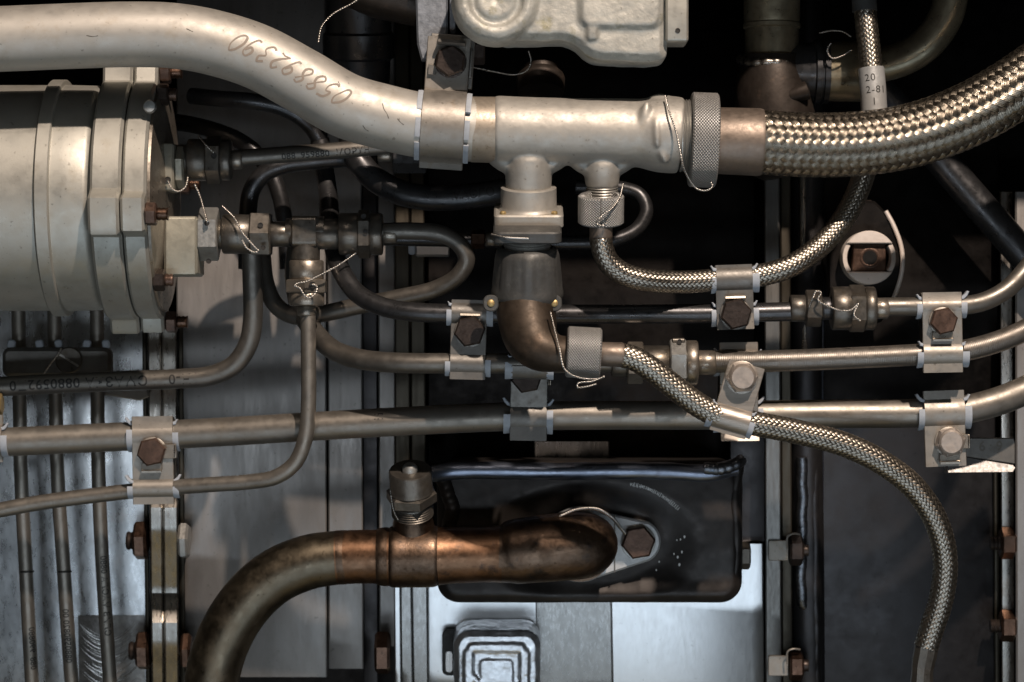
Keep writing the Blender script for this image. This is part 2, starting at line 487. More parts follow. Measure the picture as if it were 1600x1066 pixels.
MT['flange'] = metal('flange_steel', (0.40, 0.375, 0.34), 0.32, 1.0, 0.18, 25, stain=(0.2, 0.13, 0.08), stain_amt=0.4, stain_fs=30, bump=0.12, bfs=4, stretch=(1.5, 1, 0.3), shiny=True)
MT['flange_dark'] = metal('dark_flange_metal', (0.065, 0.056, 0.042), 0.38, 1.0, 0.2, 40, bump=0.1, stretch=(1.5, 1, 0.2))  # darker brown metal tone for flange strips and edges
MT['black_plate'] = metal('blackened_housing', (0.03, 0.026, 0.024), 0.42, 0.5, 0.3, 70, stain=(0.055, 0.043, 0.035), stain_amt=0.5, stain_fs=70, bump=0.1, bfs=25)
MT['blue_bead'] = metal('blued_weld_bead', (0.29, 0.33, 0.42), 0.36, 1.0, 0.35, 60, stain=(0.10, 0.085, 0.10), stain_amt=0.7, stain_fs=60, bump=0.25, bfs=14, stretch=(0.4, 1, 1), shiny=True)
MT['weld'] = metal('weld_metal', (0.19, 0.20, 0.22), 0.36, 1.0, 0.4, 22, stain=(0.13, 0.20, 0.32), stain_amt=0.75, stain_fs=30, bump=0.6, bfs=9, stretch=(0.7, 1, 1.8), shiny=True)
MT['arm'] = metal('blue_grey_arm', (0.22, 0.24, 0.27), 0.5, 0.6, 0.3, 10, bump=0.3, bfs=5)
MT['olive'] = metal('olive_tinted_pipe', (0.40, 0.345, 0.24), 0.36, 1.0, 0.3, 40, stain=(0.12, 0.08, 0.06), stain_amt=0.6, stain_fs=40, bump=0.08, tubey=True)
MT['soot'] = metal('sooty_elbow', (0.045, 0.036, 0.03), 0.42, 0.9, 0.3, 40, stain=(0.15, 0.1, 0.07), stain_amt=0.4, stain_fs=30, bump=0.2, bfs=10)
MT['ink'] = plastic('black_ink', (0.018, 0.016, 0.014), 0.6)
MT['pencil'] = plastic('brown_pencil', (0.26, 0.215, 0.175), 0.6)
MT['chalk'] = plastic('white_paint_mark', (0.7, 0.7, 0.68), 0.7)
MT['label'] = metal('printed_sleeve', (0.42, 0.43, 0.43), 0.42, 0.4, 0.06, 25)
MT['wear'] = metal('ground_metal_arc', (0.85, 0.84, 0.82), 0.35, 1.0, 0.2, 10, shiny=True)
MT['soot_ground'] = metal('ground_dark_metal', (0.36, 0.35, 0.34), 0.36, 1.0, 0.3, 14, bump=0.4, bfs=5)

# ------------------------------------------------------------------ casing behind everything
CR = 1500.0; CY = 480.0; CD = 330.0
def cas(y, off=0.0):
    h = max(-1400, min(1400, y - CY))
    return CD + off + CR - math.sqrt(CR * CR - h * h)

def sheet(mb, x0, x1, y0, y1, off=0.0, thick=14.0, ny=None, edge=2.0):
    """a curved casing strip; x0/x1 numbers or (top,bottom); off number or f(y)"""
    fx = lambda q, t: q if not isinstance(q, tuple) else q[0] + (q[1] - q[0]) * t
    fo = off if callable(off) else (lambda y: off)
    ny = ny or max(4, int(abs(y1 - y0) / 18))
    vs = []; fs = []
    for i in range(ny + 1):
        t = i / ny; y = y0 + (y1 - y0) * t
        a, b = fx(x0, t), fx(x1, t)
        d = cas(y, fo(y))
        row = ((a, d + thick), (a, d + edge), (a + edge, d), (b - edge, d), (b, d + edge), (b, d + thick))
        for x, dd in row: vs.append(P(x, y, dd))
    for i in range(ny):
        for j in range(5):
            p = i * 6 + j
            fs.append((p, p + 1, p + 7, p + 6))
    fs.append(tuple(range(6))); fs.append(tuple(range(ny * 6, ny * 6 + 6))[::-1])
    mb.add(vs, fs)

def structure(name, mat, *args, label=None, **kw):
    mb = MB(); sheet(mb, *args, **kw)
    o = mb.build(name, mat)
    return tag(o, label=label, kind='structure')

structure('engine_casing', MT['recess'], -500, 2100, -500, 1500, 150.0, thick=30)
structure('casing_panel', MT['lathe_turned'], -400, 236, 300, 1400, 20.0, thick=30)
structure('casing_panel', MT['panel'], 276, (507, 511), -300, 1058, 10.0, thick=30)
structure('casing_panel', MT['panel'], (510, 514), (562, 568), -300, 1045, 14.0, thick=30)
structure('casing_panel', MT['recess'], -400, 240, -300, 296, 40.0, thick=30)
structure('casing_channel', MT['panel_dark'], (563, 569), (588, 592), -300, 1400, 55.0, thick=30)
structure('casing_panel', MT['panel'], (589, 593), (616, 618), -300, 1010, 30.0, thick=30)
structure('casing_recess', MT['recess'], 668, 1180, -300, 720, 70.0, thick=30)  # deep wall coloured black to stand for the shadow between the pipes
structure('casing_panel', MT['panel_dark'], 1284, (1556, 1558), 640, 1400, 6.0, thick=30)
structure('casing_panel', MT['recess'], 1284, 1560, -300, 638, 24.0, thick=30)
structure('casing_panel', MT['brushed'], (834, 840), (952, 962), 690, 1400, 6.0, thick=20)
structure('casing_panel', MT['bright'], (953, 963), (1192, 1196), 850, 1400, 0.0, thick=20)
structure('casing_panel', MT['bright'], (668, 672), (838, 844), 880, 1400, 0.0, thick=20)
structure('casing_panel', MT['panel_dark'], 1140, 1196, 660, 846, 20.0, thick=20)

# wear marks on the turned panel
mb = MB()
for i in range(95):
    y0 = 978 + i * 2.3 + random.uniform(-2, 2)
    xa = random.choice((124, 128, 140, 150, 172, 178)); xb = min(227, xa + random.uniform(24, 62))
    pts = []
    for j in range(9):
        x = xa + (xb - xa) * j / 8
        pts.append((x + (y0 - 985) * .06, max(965, y0 + 16 - 34 * ((x - 166) / 50) ** 2)))
    w = random.uniform(0.2, 0.9)
    vs = []; fs = []
    for j, (x, y) in enumerate(pts):
        ww = w * math.sin(math.pi * (j + .35) / 8.7)
        vs += [P(x, y - ww, cas(y, 17.6)), P(x, y + ww, cas(y, 17.6))]
    for j in range(8): fs.append((2 * j, 2 * j + 1, 2 * j + 3, 2 * j + 2))
    mb.add(vs, fs)
wear_parent = None
o = mb.build('grinding_marks', MT['wear'], smooth=0); tag(o, kind='structure')
mb = MB(); sheet(mb, (122, 128), (226, 228), 962, 1400, 18.6, thick=3, edge=0.5)
o = mb.build('ground_patch', MT['soot_ground']); tag(o, kind='structure')

# ------------------------------------------------------------------ fasteners
def hex_bolt(F, R, h, mat, parent, rot=0, washer=None, name='bolt', dome=0.0, wmat=None):
    mb = MB()
    prism(mb, F, 'w', ngon(R, 6, rot), 0, h, ch=R * 0.10, ch0=0)
    if dome:
        lathe(mb, F, 'w', [(h - 1, R * .86), (h + dome * .5, R * .80), (h + dome, R * 0.68)], 28)
    o = mb.build(name, mat, parent, smooth=25)
    if washer:
        w = MB(); lathe(w, F, 'w', [(-4, washer), (-0.4, washer), (0.0, washer * .97), (0.0, R * .4)], 28, cap=False)
        wo = w.build('washer', wmat or mat, o)
    return o

def bolt_along_u(F, u0, u1, R, mat, parent, name='nut', stud=None, rot=0, smat=None):
    mb = MB(); prism(mb, F, 'u', ngon(R, 6, rot), u0, u1, ch=R * .12)
    o = mb.build(name, mat, parent, smooth=25)
    if stud:
        s0, s1, r = stud
        st = MB()
        n = max(3, int(abs(s1 - s0) / 3))
        prof = []
        for i in range(n + 1):
            t = s0 + (s1 - s0) * i / n
            prof += [(t, r * (1.0 if i % 2 else .86))]
        lathe(st, F, 'u', prof, 20)
        st.build('stud', smat or MT['bolt_dark'], o, smooth=50)
    return o

# ------------------------------------------------------------------ flange rings of the casing
def flange_off(base, lugs, deep):
    def f(y):
        o = base
        for ly in lugs:
            t = y - ly
            if -34 <= t <= 0: v = deep
            elif 0 < t <= 34: v = deep + (base - deep) * 0.45 * t / 34
            elif 34 < t < 90: v = deep + (base - deep) * (0.45 + 0.55 * (t - 34) / 56)
            elif -80 < t < -34: v = deep + (base - deep) * ((-34 - t) / 46)
            else: v = base
            o = min(o, v)
        return o
    return f

fl = thing('casing_flange', 'scalloped twin flange with coppery nuts beside the turned silver panel', 'flange', P(255, 830, cas(830, -40)))
offA = flange_off(-34, (828, 1008, 1180), -72)
for x0, x1 in (((230, 240), (251, 258)), ((252.5, 259.5), (276, 281))):
    mb = MB(); sheet(mb, x0, x1, 500, 1300, offA, thick=60, ny=120, edge=2.5); mb.build('flange_plate', MT['flange'], fl, smooth=30)
mb = MB(); sheet(mb, (278, 283), (286, 292), 500, 1300, -10, thick=30); mb.build('flange_edge', MT['flange_dark'], fl)
mb = MB(); sheet(mb, (222, 230), (229, 237), 500, 1300, -4, thick=20); mb.build('flange_edge', MT['flange_dark'], fl)
for (x, y) in ((256, 845), (260, 1017)):
    F = Frame(x, y, cas(y, -36))
    bolt_along_u(F, -46, -25, 31, MT['bolt_copper'], fl, stud=(-58, -44, 15), rot=15)
    mb = MB(); prism(mb, F, 'u', ngon(30, 6, 20), 24, 40, ch=4); mb.build('bolt_head', MT['nut_light'] if y < 900 else MT['bolt_copper'], fl, smooth=25)

fl = thing('casing_flange', 'narrow twin flange strip running down behind the loop of tube', 'flange', P(640, 600, cas(600, -20)))
for x0, x1 in (((618, 617), (638, 641)), ((640, 643), (658, 667))):
    mb = MB(); sheet(mb, x0, x1, -300, 905, -28, thick=70, edge=2); mb.build('flange_plate', MT['flange_dark'], fl)
for i, (x0, x1, of) in enumerate((((616, 620), (625, 629), -30), ((626, 630), (642, 648), -34), ((644, 650), (667, 671), -34))):
    mb = MB(); sheet(mb, x0, x1, 906, 1300, of, thick=70, edge=1.5); mb.build('flange_plate', MT['bright'] if i == 0 else MT['brushed'], fl)
F = Frame(600, 1020, cas(1020, -24))
bolt_along_u(F, -14, 10, 34, MT['bolt_copper'], fl, rot=10)

fl = thing('casing_flange', 'grey flange strip with bent lock clips beside the blued weld', 'flange', P(1212, 900, cas(900, -20)))
mb = MB(); sheet(mb, (1193, 1197), (1216, 1222), -300, 1300, -44, thick=80, edge=2); mb.build('flange_plate', MT['rail'], fl)
mb = MB(); sheet(mb, (1217, 1223), (1233, 1239), -300, 1300, -26, thick=60, edge=2); mb.build('flange_plate', MT['flange_dark'], fl)
for y, m in ((860, MT['bolt_dark']), (1040, MT['bolt_copper'])):
    F = Frame(1216, y, cas(y, -48))
    mb = MB(); prism(mb, F, 'w', rrect(-16, -16, 14, 16, 3), 1, 5, ch=1.2); prism(mb, F, 'u', rrect(-16, -14, 16, 5, 2), 12, 15, ch=.5)
    mb.build('lock_clip', MT['strap'], fl, smooth=30)
    o = bolt_along_u(F, 17, 38, 24, m, fl, stud=(38, 47, 10), rot=0)
    mb = MB(); pth = Path([(1230, y - 2, cas(y, -70)), (1231, y - 22, cas(y, -72)), (1240, y - 26, cas(y, -72)), (1250, y - 25, cas(y, -68))], 1.6, 2); tube(mb, pth, 8)
    mb.build('clip_edge', MT['strap'], fl)

fl = thing('casing_flange', 'rightmost casing flange with two rusty nuts and stud ends', 'flange', P(1580, 900, cas(900, -20)))
mb = MB(); sheet(mb, (1562, 1566), (1582, 1586), 300, 1300, -20, thick=60, edge=2); mb.build('flange_plate', MT['flange'], fl)
mb = MB(); sheet(mb, (1586, 1588), 1700, 300, 1300, -48, thick=90, edge=3); mb.build('flange_plate', MT['panel'], fl)
mb = MB(); sheet(mb, (1552, 1556), (1560, 1564), 700, 1300, -2, thick=30); mb.build('flange_edge', MT['flange_dark'], fl)
for y in (849, 978):
    F = Frame(1574, y, cas(y, -30))
    bolt_along_u(F, -12, 11, 25, MT['bolt_copper'], fl, stud=(-27, -12, 11))

# vertical weld on the right-hand casing
mb = MB()
pth = Path([(1262, -100, cas(-100, 4), 26), (1262, 300, cas(300, 4), 26), (1260, 600, cas(600, 4), 25), (1262, 900, cas(900, 4), 26), (1264, 1200, cas(1200, 4), 26)], 24, 12); tube(mb, pth, 16)
w = mb.build('casing_weld', MT['panel_dark']); tag(w, kind='structure')
def bead(pts, r, mat, name, parent=None, rip=0.25, pitch=9.0, n=12):
    pth = Path(pts, r, 2.0)
    ph = pth.s / S / pitch
    pth.r = pth.r * (1 - rip + rip * np.abs(np.sin(ph * math.pi)))
    pth.X = pth.X + np.stack([np.sin(ph * 1.7), 0 * ph, np.cos(ph * 1.3)], 1) * S * r * 0.10
    mb = MB(); tube(mb, pth, n)
    return mb.build(name, mat, parent)
o = bead([(1253, 715, cas(715, -20)), (1254, 780, cas(780, -22)), (1252, 860, cas(860, -22)), (1253, 935, cas(935, -20)), (1258, 948, cas(948, -14))], 9, MT['weld'], 'weld_bead', rip=.04, pitch=15); tag(o, kind='structure')
o = bead([(1272, 690, cas(690, -10)), (1273, 800, cas(800, -16)), (1274, 950, cas(950, -16)), (1276, 1100, cas(1100, -10)), (1278, 1200, cas(1200, -10))], 8, MT['panel_dark'], 'weld_bead', rip=.12, pitch=40); tag(o, kind='structure')
o = bead([(1283, -100, cas(-100, 2)), (1284, 400, cas(400, 2)), (1283, 800, cas(800, 2)), (1286, 1200, cas(1200, 2))], 4, MT['blue_bead'], 'weld_bead', rip=.1, pitch=60); tag(o, kind='structure')
o = bead([(1252, 200, cas(200, -18)), (1255, 330, cas(330, -18)), (1258, 560, cas(560, -18))], 7, MT['flange'], 'weld_bead', rip=.05, pitch=60); tag(o, kind='structure')

# ------------------------------------------------------------------ unseen block above the frame, added to shade the upper casing
mb = MB()
F = Frame(800, -260, 150)
prism(mb, F, 'u', [(190, 300), (-165, 312), (-182, 292), (-200, -350), (190, -350)], -1400, 1400, ch=10)
o = mb.build('shade_block', MT['soot'])
tag(o, 'unseen dark block added above the frame to shade the casing', 'light blocker')

# ------------------------------------------------------------------ tubes
def tube_thing(name, label, pts, r, mat, cat='tube', group=None, n=24, step=5, cap=True):
    pth = Path(pts, r, step)
    mb = MB(); tube(mb, pth, n, cap)
    o = mb.build(name, mat, uv=True)
    tag(o, label, cat, group)
    return o, pth

def map_on(pth, pts2, s0, ang, flip, lift=0.25, along=1):
    """map 2-D points (px) onto the face of a tube"""
    out = []
    for x, y in pts2:
        if flip: x, y = -x, -y
        s = (s0 + x * along) * S
        X, T, N, B, r = [q[0] if hasattr(q, '__len__') else q for q in pth.at(np.array([s]))]
        vd = np.array([0, -1.0, 0]); vd = vd - T * vd.dot(T); vd /= np.linalg.norm(vd)
        up = np.cross(T, vd) * -1
        a = ang + y / (r / S)
        out.append(Vector(X + (r + lift * S) * (math.cos(a) * vd + math.sin(a) * up)))
    return out

def text_mesh(body, size, spacing=1.0, bold=0.0):
    cu = bpy.data.curves.new('lettering', 'FONT')
    cu.body = body; cu.size = size; cu.align_x = 'CENTER'; cu.align_y = 'CENTER'
    cu.space_character = spacing; cu.offset = bold; cu.resolution_u = 3
    ob = bpy.data.objects.new('lettering', cu); C.objects.link(ob)
    dg = bpy.context.evaluated_depsgraph_get()
    me = bpy.data.meshes.new_from_object(ob.evaluated_get(dg))
    v = [(q.co.x, q.co.y) for q in me.vertices]; f = [tuple(p.vertices) for p in me.polygons]
    bpy.data.objects.remove(ob); bpy.data.curves.remove(cu); bpy.data.meshes.remove(me)
    return v, f

def letter_tube(pth, body, size, px_at, ang, mat, parent, flip=True, spacing=1.0, bold=0.0, vertical=False, along=1):
    a = np.array([tuple(q) for q in pth.X])
    xs = a[:, 0] / (S * (1 + a[:, 1] / S / DC)) + 800
    ys = 533 - a[:, 2] / (S * (1 + a[:, 1] / S / DC))
    i = int(np.argmin(np.abs((ys if vertical else xs) - px_at)))
    s0 = pth.s[i] / S
    v, f = text_mesh(body, size, spacing, bold)
    mb = MB(); mb.add(map_on(pth, v, s0, ang, flip, along=along), f)
    return mb.build('lettering', mat, parent, smooth=0)

# ------- main feed pipe with its manifold
main, main_path = tube_thing('feed_pipe', 'thick silver painted pipe crossing the top with pencilled numbers', 
    [(-80, 63, -160), (0, 61, -158), (100, 57, -156), (200, 54, -153), (270, 56, -150), (330, 66, -147), (400, 88, -143), (470, 125, -138), (540, 165, -133), (600, 183, -128), (660, 196, -122), (745, 202, -115), (775, 203, -112)], 51, MT['pipe'], 'pipe', n=64, step=6)
# pencil digits
DIG = {
 '0': [[(.5, 1), (.15, .8), (0, .4), (.15, .05), (.4, 0), (.75, .3), (.85, .7), (.6, 1), (.4, .95)]],
 '8': [[(.75, .9), (.4, 1), (.2, .75), (.55, .5), (.7, .2), (.4, 0), (.1, .2), (.4, .5), (.75, .85)]],
 '6': [[(.7, 1), (.25, .7), (.05, .3), (.3, 0), (.65, .15), (.6, .42), (.3, .45), (.1, .25)]],
 '5': [[(.8, 1), (.3, .95), (.2, .6), (.55, .62), (.7, .3), (.4, 0), (.05, .1)]],
 '9': [[(.75, .7), (.45, .5), (.15, .7), (.4, 1), (.75, .85), (.7, .4), (.4, 0), (.2, .05)]],
 '3': [[(.1, .9), (.5, 1), (.65, .75), (.3, .55), (.65, .3), (.4, 0), (.05, .12)]],
 '2': [[(.1, .8), (.4, 1), (.65, .75), (.4, .35), (.05, .05), (.4, .1), (.75, .0)]],
}
def ribbon(pts, w):
    a = catmull([(x, y, 0) for x, y in pts], 1.2)[:, :2]
    t = np.gradient(a, axis=0); t /= np.maximum(np.linalg.norm(t, axis=1), 1e-6)[:, None]
    nrm = np.stack([-t[:, 1], t[:, 0]], 1)
    n = len(a)
    ww = w * (0.55 + 0.6 * np.abs(np.sin(np.linspace(0.4, 3.6, n) + random.random())))
    v = []
    for i in range(n):
        v.append(tuple(a[i] + nrm[i] * ww[i])); v.append(tuple(a[i] - nrm[i] * ww[i]))
    f = [(2 * i, 2 * i + 1, 2 * i + 3, 2 * i + 2) for i in range(n - 1)]
    return v, f
mb = MB()
i0 = int(np.argmin(np.abs(main_path.X[:, 0] / (S * (1 + main_path.X[:, 1] / S / DC)) + 800 - 455)))
s0 = main_path.s[i0] / S
for k, ch in enumerate('058892390'):
    cx = (k - 4) * 21.5
    for st in DIG[ch]:
        pts = [((x - .4) * 19 + (y - .5) * 12 + cx + random.uniform(-.6, .6), (y - .5) * 29 + random.uniform(-1, 1)) for x, y in st]
        v, f = ribbon(pts, 1.6)
        mb.add(map_on(main_path, v, s0, 0.13, True), f)
mb.build('pencilled_number', MT['pencil'], main, smooth=0)
pb = Path([(737, 202, -115), (755, 202.5, -114), (771, 203, -112)], 51.6, 6); mb = MB(); tube(mb, pb, 64, cap=False); mb.build('stained_band', MT['stain_band'], main)
mb = MB()
for px, pts in ((600, [(-8, 16), (-4, 8), (2, 2), (6, -4)]), (622, [(-5, -1), (0, -5), (6, -8)]), (578, [(-4, -24), (1, -29), (6, -31)]), (300, [(-6, 8), (4, 5)]), (150, [(-9, -6), (0, -8), (8, -7)]), (520, [(-3, 26), (3, 22)])):
    i0 = int(np.argmin(np.abs(main_path.X[:, 0] / (S * (1 + main_path.X[:, 1] / S / DC)) + 800 - px)))
    v, f = ribbon(pts, .6); mb.add(map_on(main_path, v, main_path.s[i0] / S, 0.0, False, lift=.2), f)
sc_ = mb.build('scratches', MT['scratch'], main, smooth=0); sc_['kind'] = 'stuff'
# manifold
mf_root = thing('manifold', 'silver cast manifold with two downward outlets joining pipe to braided hose', 'manifold', P(900, 205, -110))
mb = MB()
def rings_along(mb, stations, n=56):
    """stations: (px,py,d,r) ring positions along x, swept circles"""
    pth = Path(stations, 10, 4); tube(mb, pth, n)
rings_along(mb, [(772, 203, -112, 51.5), (776, 203, -112, 53), (800, 204, -112, 53), (880, 206, -110, 52.5), (960, 207, -109, 53), (1000, 208, -108, 54), (1020, 209, -108, 58), (1036, 210, -107, 60), (1052, 211, -107, 60), (1064, 212, -107, 59)], 64)
# outlets: blended stubs
FB1 = Frame(826, 252, -112, pitch=15)
def stub(mb, F, prof): lathe(mb, F, 'v', prof, 48)
stub(mb, FB1, [(16, 30), (8, 35), (-6, 36.5), (-24, 36.5), (-44, 36)])
for sx in (-1, 1): blob(mb, Frame(826 + sx * 41, 253, -106, roll=-sx * 32), 32, 15, 27)
FB2 = Frame(941, 258, -110, pitch=15)
stub(mb, FB2, [(14, 22), (6, 28), (-6, 29), (-16, 28), (-26, 26.8), (-34, 26)])
for sx in (-1, 1): blob(mb, Frame(941 + sx * 33, 257, -106, roll=-sx * 34), 28, 13, 22)
for (x, y, d, a, b, h, rl) in ((1006, 190, -152, 10, 34, 10, 10), (1026, 208, -160, 7, 24, 9, -4), (1032, 158, -118, 22, 12, 14, 0), (1034, 236, -150, 8, 22, 10, -20)):
    blob(mb, Frame(x, y, d, roll=rl), a, b, h)
body = fused(mb, 1.9, 28, 'manifold_body', MT['cast_paint'], mf_root, rough=0.3, rscale=24)
# screw end
mb = MB(); F = Frame(1064, 212, -107)
prof = [(-2, 57)]
for i in range(5): prof += [(i * 4.2, 57), (i * 4.2 + 2.1, 54)]
prof += [(24, 54)]
lathe(mb, F, 'u', prof, 56); mb.build('screw_end', MT['thread'], mf_root, smooth=50)
mb = MB(); lathe(mb, FB1, 'v', [(-40, 30), (-40.5, 41), (-42, 43.5), (-70, 44), (-74, 46), (-76, 48), (-78, 48)], 48)
mb.build('outlet_collar', MT['cast_paint'], mf_root)
mb = MB(); prism(mb, FB1, 'v', rrect(-51, -54, 51, 54, 9), -97, -76, ch=2.5); 
of = mb.build('outlet_flange', MT['cast_paint'], mf_root, smooth=30)
mb = MB()
for u in (-40, 40): lathe(mb, FB1, 'v', [(-77, 5), (-73, 5), (-71.5, 3.2)], 14, off=(38, u))
mb.build('rivet', MT['brass'], of)

nb = MB(); prof = []
for i in range(5): prof += [(-30 - i * 4.4, 25.5), (-32.2 - i * 4.4, 23.5)]
lathe(nb, FB2, 'v', prof, 40); nb.build('outlet_thread', MT['thread'], mf_root, smooth=60)

# boot below the first outlet
bt = thing('coupling_boot', 'dark grey faceted rubber boot with clipped flange beneath the first manifold outlet', 'boot', P(822, 420, -155))
FB = Frame(824, 352, -140, pitch=15)
mb = MB(); prism(mb, FB, 'v', rrect(-48, -53, 48, 53, 12), -20, -1, ch=2.5); mb.build('boot_flange', MT['boot'], bt, smooth=30)
mb = MB()
prof = [(-18, 38)]
for i in range(4): prof += [(-20 - i * 4, 38), (-22 - i * 4, 36)]
prof += [(-38, 38)]
lathe(mb, FB, 'v', prof, 40); mb.build('neck_rings', MT['thread'], bt, smooth=60)
mb = MB()
nn = 80
def lobed(r, amp): return [(r * (1 + amp * (1 if math.cos(8 * 2 * math.pi * i / nn + .4) > 0.25 else 0)) * math.cos(2 * math.pi * i / nn), r * (1 + amp * (1 if math.cos(8 * 2 * math.pi * i / nn + .4) > .25 else 0)) * math.sin(2 * math.pi * i / nn)) for i in range(nn)]
vs = []; fs = []
lev = [(-34, 40, 0), (-38, 47, 0), (-48, 49, 0.03), (-70, 51, .04), (-92, 53, .04), (-100, 55, .01), (-106, 57, 0), (-112, 57, 0), (-118, 54, 0), (-120, 42, 0)]
for t, r, a in lev:
    for x, z in lobed(r, a): vs.append(FB(x, t, z))
for j in range(len(lev) - 1):
    for i in range(nn):
        fs.append((j * nn + i, j * nn + (i + 1) % nn, (j + 1) * nn + (i + 1) % nn, (j + 1) * nn + i))
mb.add(vs, fs); mb.build('boot_skirt', MT['boot'], bt, smooth=50)
mb = MB(); pth = Path([(768, 366, -178), (790, 371, -186), (826, 373, -190)], 1.6, 3); tube(mb, pth, 8); mb.build('clip_wire', MT['wire'], bt)
mb = MB(); lathe(mb, Frame(866, 373, -170, pitch=15), 'v', [(-5, 9), (4, 10), (6, 8)], 20); mb.build('clip_foot', MT['cast_paint'], bt)

# brown elbow
el = thing('pipe_elbow', 'brown bronzed elbow curving from the boot down to the knurled nut', 'elbow', P(835, 530, -170))
pth = Path([(822, 442, -112, 49), (822, 462, -116, 49), (822, 480, -122, 47.5), (824, 502, -131, 45.5), (831, 528, -146, 42.5), (848, 545, -158, 37), (868, 552, -167, 30), (890, 553, -171, 27)], 40, 4)
mb = MB(); tube(mb, pth, 56); mb.build('elbow_body', MT['elbow'], el, smooth=60)
for x in (767, 866):
    F = Frame(x, 474, -140)
    mb = MB(); prism(mb, F, 'w', rrect(-12, -13, 12, 13, 10, 5), -4, 5, ch=1.5); e = mb.build('lug', MT['boot'], el)
    mb = MB(); lathe(mb, F, 'w', [(5, 6), (7, 5.6), (8.5, 3)], 16); mb.build('rivet', MT['brass'], e)

def knurled_nut(F, axis, t0, t1, R, bore, label, mat, lines=False):
    mb = MB()
    lathe(mb, F, axis, [(t0, bore), (t0, R - 3), (t0 + 2.5, R), (t1 - 2.5, R), (t1, R - 3), (t1, bore)], 72, cap=False)
    lathe(mb, F, axis, [(t1, bore), (t0, bore)], 40, cap=False)
    o = mb.build('knurled_nut', mat, uv=True, smooth=40)
    return tag(o, label, 'nut', 'knurled aluminium nuts')

knurled_nut(Frame(1099, 219, -106, roll=2), 'u', -21, 21, 74, 46, 'large knurled nut between the manifold and the big braided hose', MT['knurl_lines'])
knurled_nut(Frame(939, 328, -132, pitch=15), 'v', -22, 24, 36, 26, 'knurled nut hanging under the second manifold outlet', MT['knurl'])
knurled_nut(Frame(912, 551, -171, roll=3), 'u', -27, 27, 40, 24, 'knurled nut between the brown elbow and the lower braided hose', MT['knurl'])

# ------------------------------------------------------------------ braided hoses
def hose(name, label, pts, r, N, L, amp, hw, th, mat):
    t = thing(name, label, 'hose', P(*pts[len(pts) // 2][:3]), 'braided steel hoses')
    pth = Path(pts, r, 4)
    mb = MB(); core = Path(pts, r - amp - 0.6, 6); tube(mb, core, 28); mb.build('core', MT['core'], t)
    mb = MB(); strand_braid(mb, pth, N, L, amp, hw, th)
    b = mb.build('braid', mat, t, smooth=60, uv=True); b['kind'] = 'stuff'
    return t, pth

hb, hp = hose('braided_hose', 'thick coarse braided hose sweeping up to the right edge', [(1186, 222, -105), (1250, 226, -102), (1320, 226, -100), (1400, 217, -98), (1460, 201, -96), (1520, 176, -94), (1570, 148, -92), (1620, 115, -90), (1700, 55, -88)], 48, 16, 224, 1.7, 5.5, 1.0, MT['braid'])
F = Frame(1120, 220, -106, roll=2)
mb = MB(); lathe(mb, F, 'u', [(-8, 50), (2, 52), (40, 52.5), (66, 53), (71, 51.5), (72, 47)], 56); mb.build('end_collar', MT['collar'], hb)

ha, hap = hose('braided_hose', 'thin braided hose curving up from the outlet nut behind the thick hose', [(939, 372, -142), (941, 388, -140), (951, 410, -134), (972, 427, -126), (1005, 437, -116), (1060, 441, -92), (1115, 438, -78), (1150, 435, -74), (1190, 430, -70), (1235, 416, -66), (1282, 384, -46), (1318, 342, -30), (1343, 292, -18), (1357, 240, -10), (1363, 180, -4), (1361, 110, 0), (1354, 40, 4), (1350, 0, 6), (1346, -60, 8)], 16.5, 20, 160, 0.8, 2.15, 0.7, MT['braid_small'])
mb = MB(); lathe(mb, Frame(939, 362, -140, pitch=12), 'v', [(18, 17), (10, 18), (-12, 18), (-16, 17)], 32); mb.build('end_collar', MT['collar'], ha)
def sleeve(pts, r, mat, parent, name, n=32):
    pth = Path(pts, r, 3); mb = MB(); tube(mb, pth, n); return mb.build(name, mat, parent), pth
sl, slp = sleeve([(1361, 107, 0), (1364, 140, -3), (1366, 176, -4)], 20.5, MT['label'], ha, 'printed_sleeve')
sleeve([(1351, 18, 4), (1348, -40, 8)], 19.5, MT['boot'], ha, 'dark_sleeve')
for body, y, dx in (('20', 125, -6), ('2-81', 143, 2), ('1', 160, -2)):
    v, f = text_mesh(body, 16, 1.15)
    # letters upright in the picture, running across the vertical sleeve
    pts = []
    a = np.array(slp.X); ys = 533 - a[:, 2] / (S * (1 + a[:, 1] / S / DC))
    s0 = slp.s[int(np.argmin(np.abs(ys - y)))] / S
    X, T, N, B, r = slp.at(np.array([s0 * S]))
    X, T, r = X[0], T[0], r[0]
    vd = np.array([0, -1.0, 0]); vd -= T * vd.dot(T); vd /= np.linalg.norm(vd)
    rt = np.cross(vd, -T)*-1
    if rt[0] < 0: rt = -rt
    for x, yy in v:
        an = (x + dx) / (r / S)
        pts.append(Vector(X - T * yy * S + (r + .25 * S) * (math.cos(an) * vd + math.sin(an) * rt)))
    mb = MB(); mb.add(pts, f); mb.build('lettering', MT['ink'], sl, smooth=0)

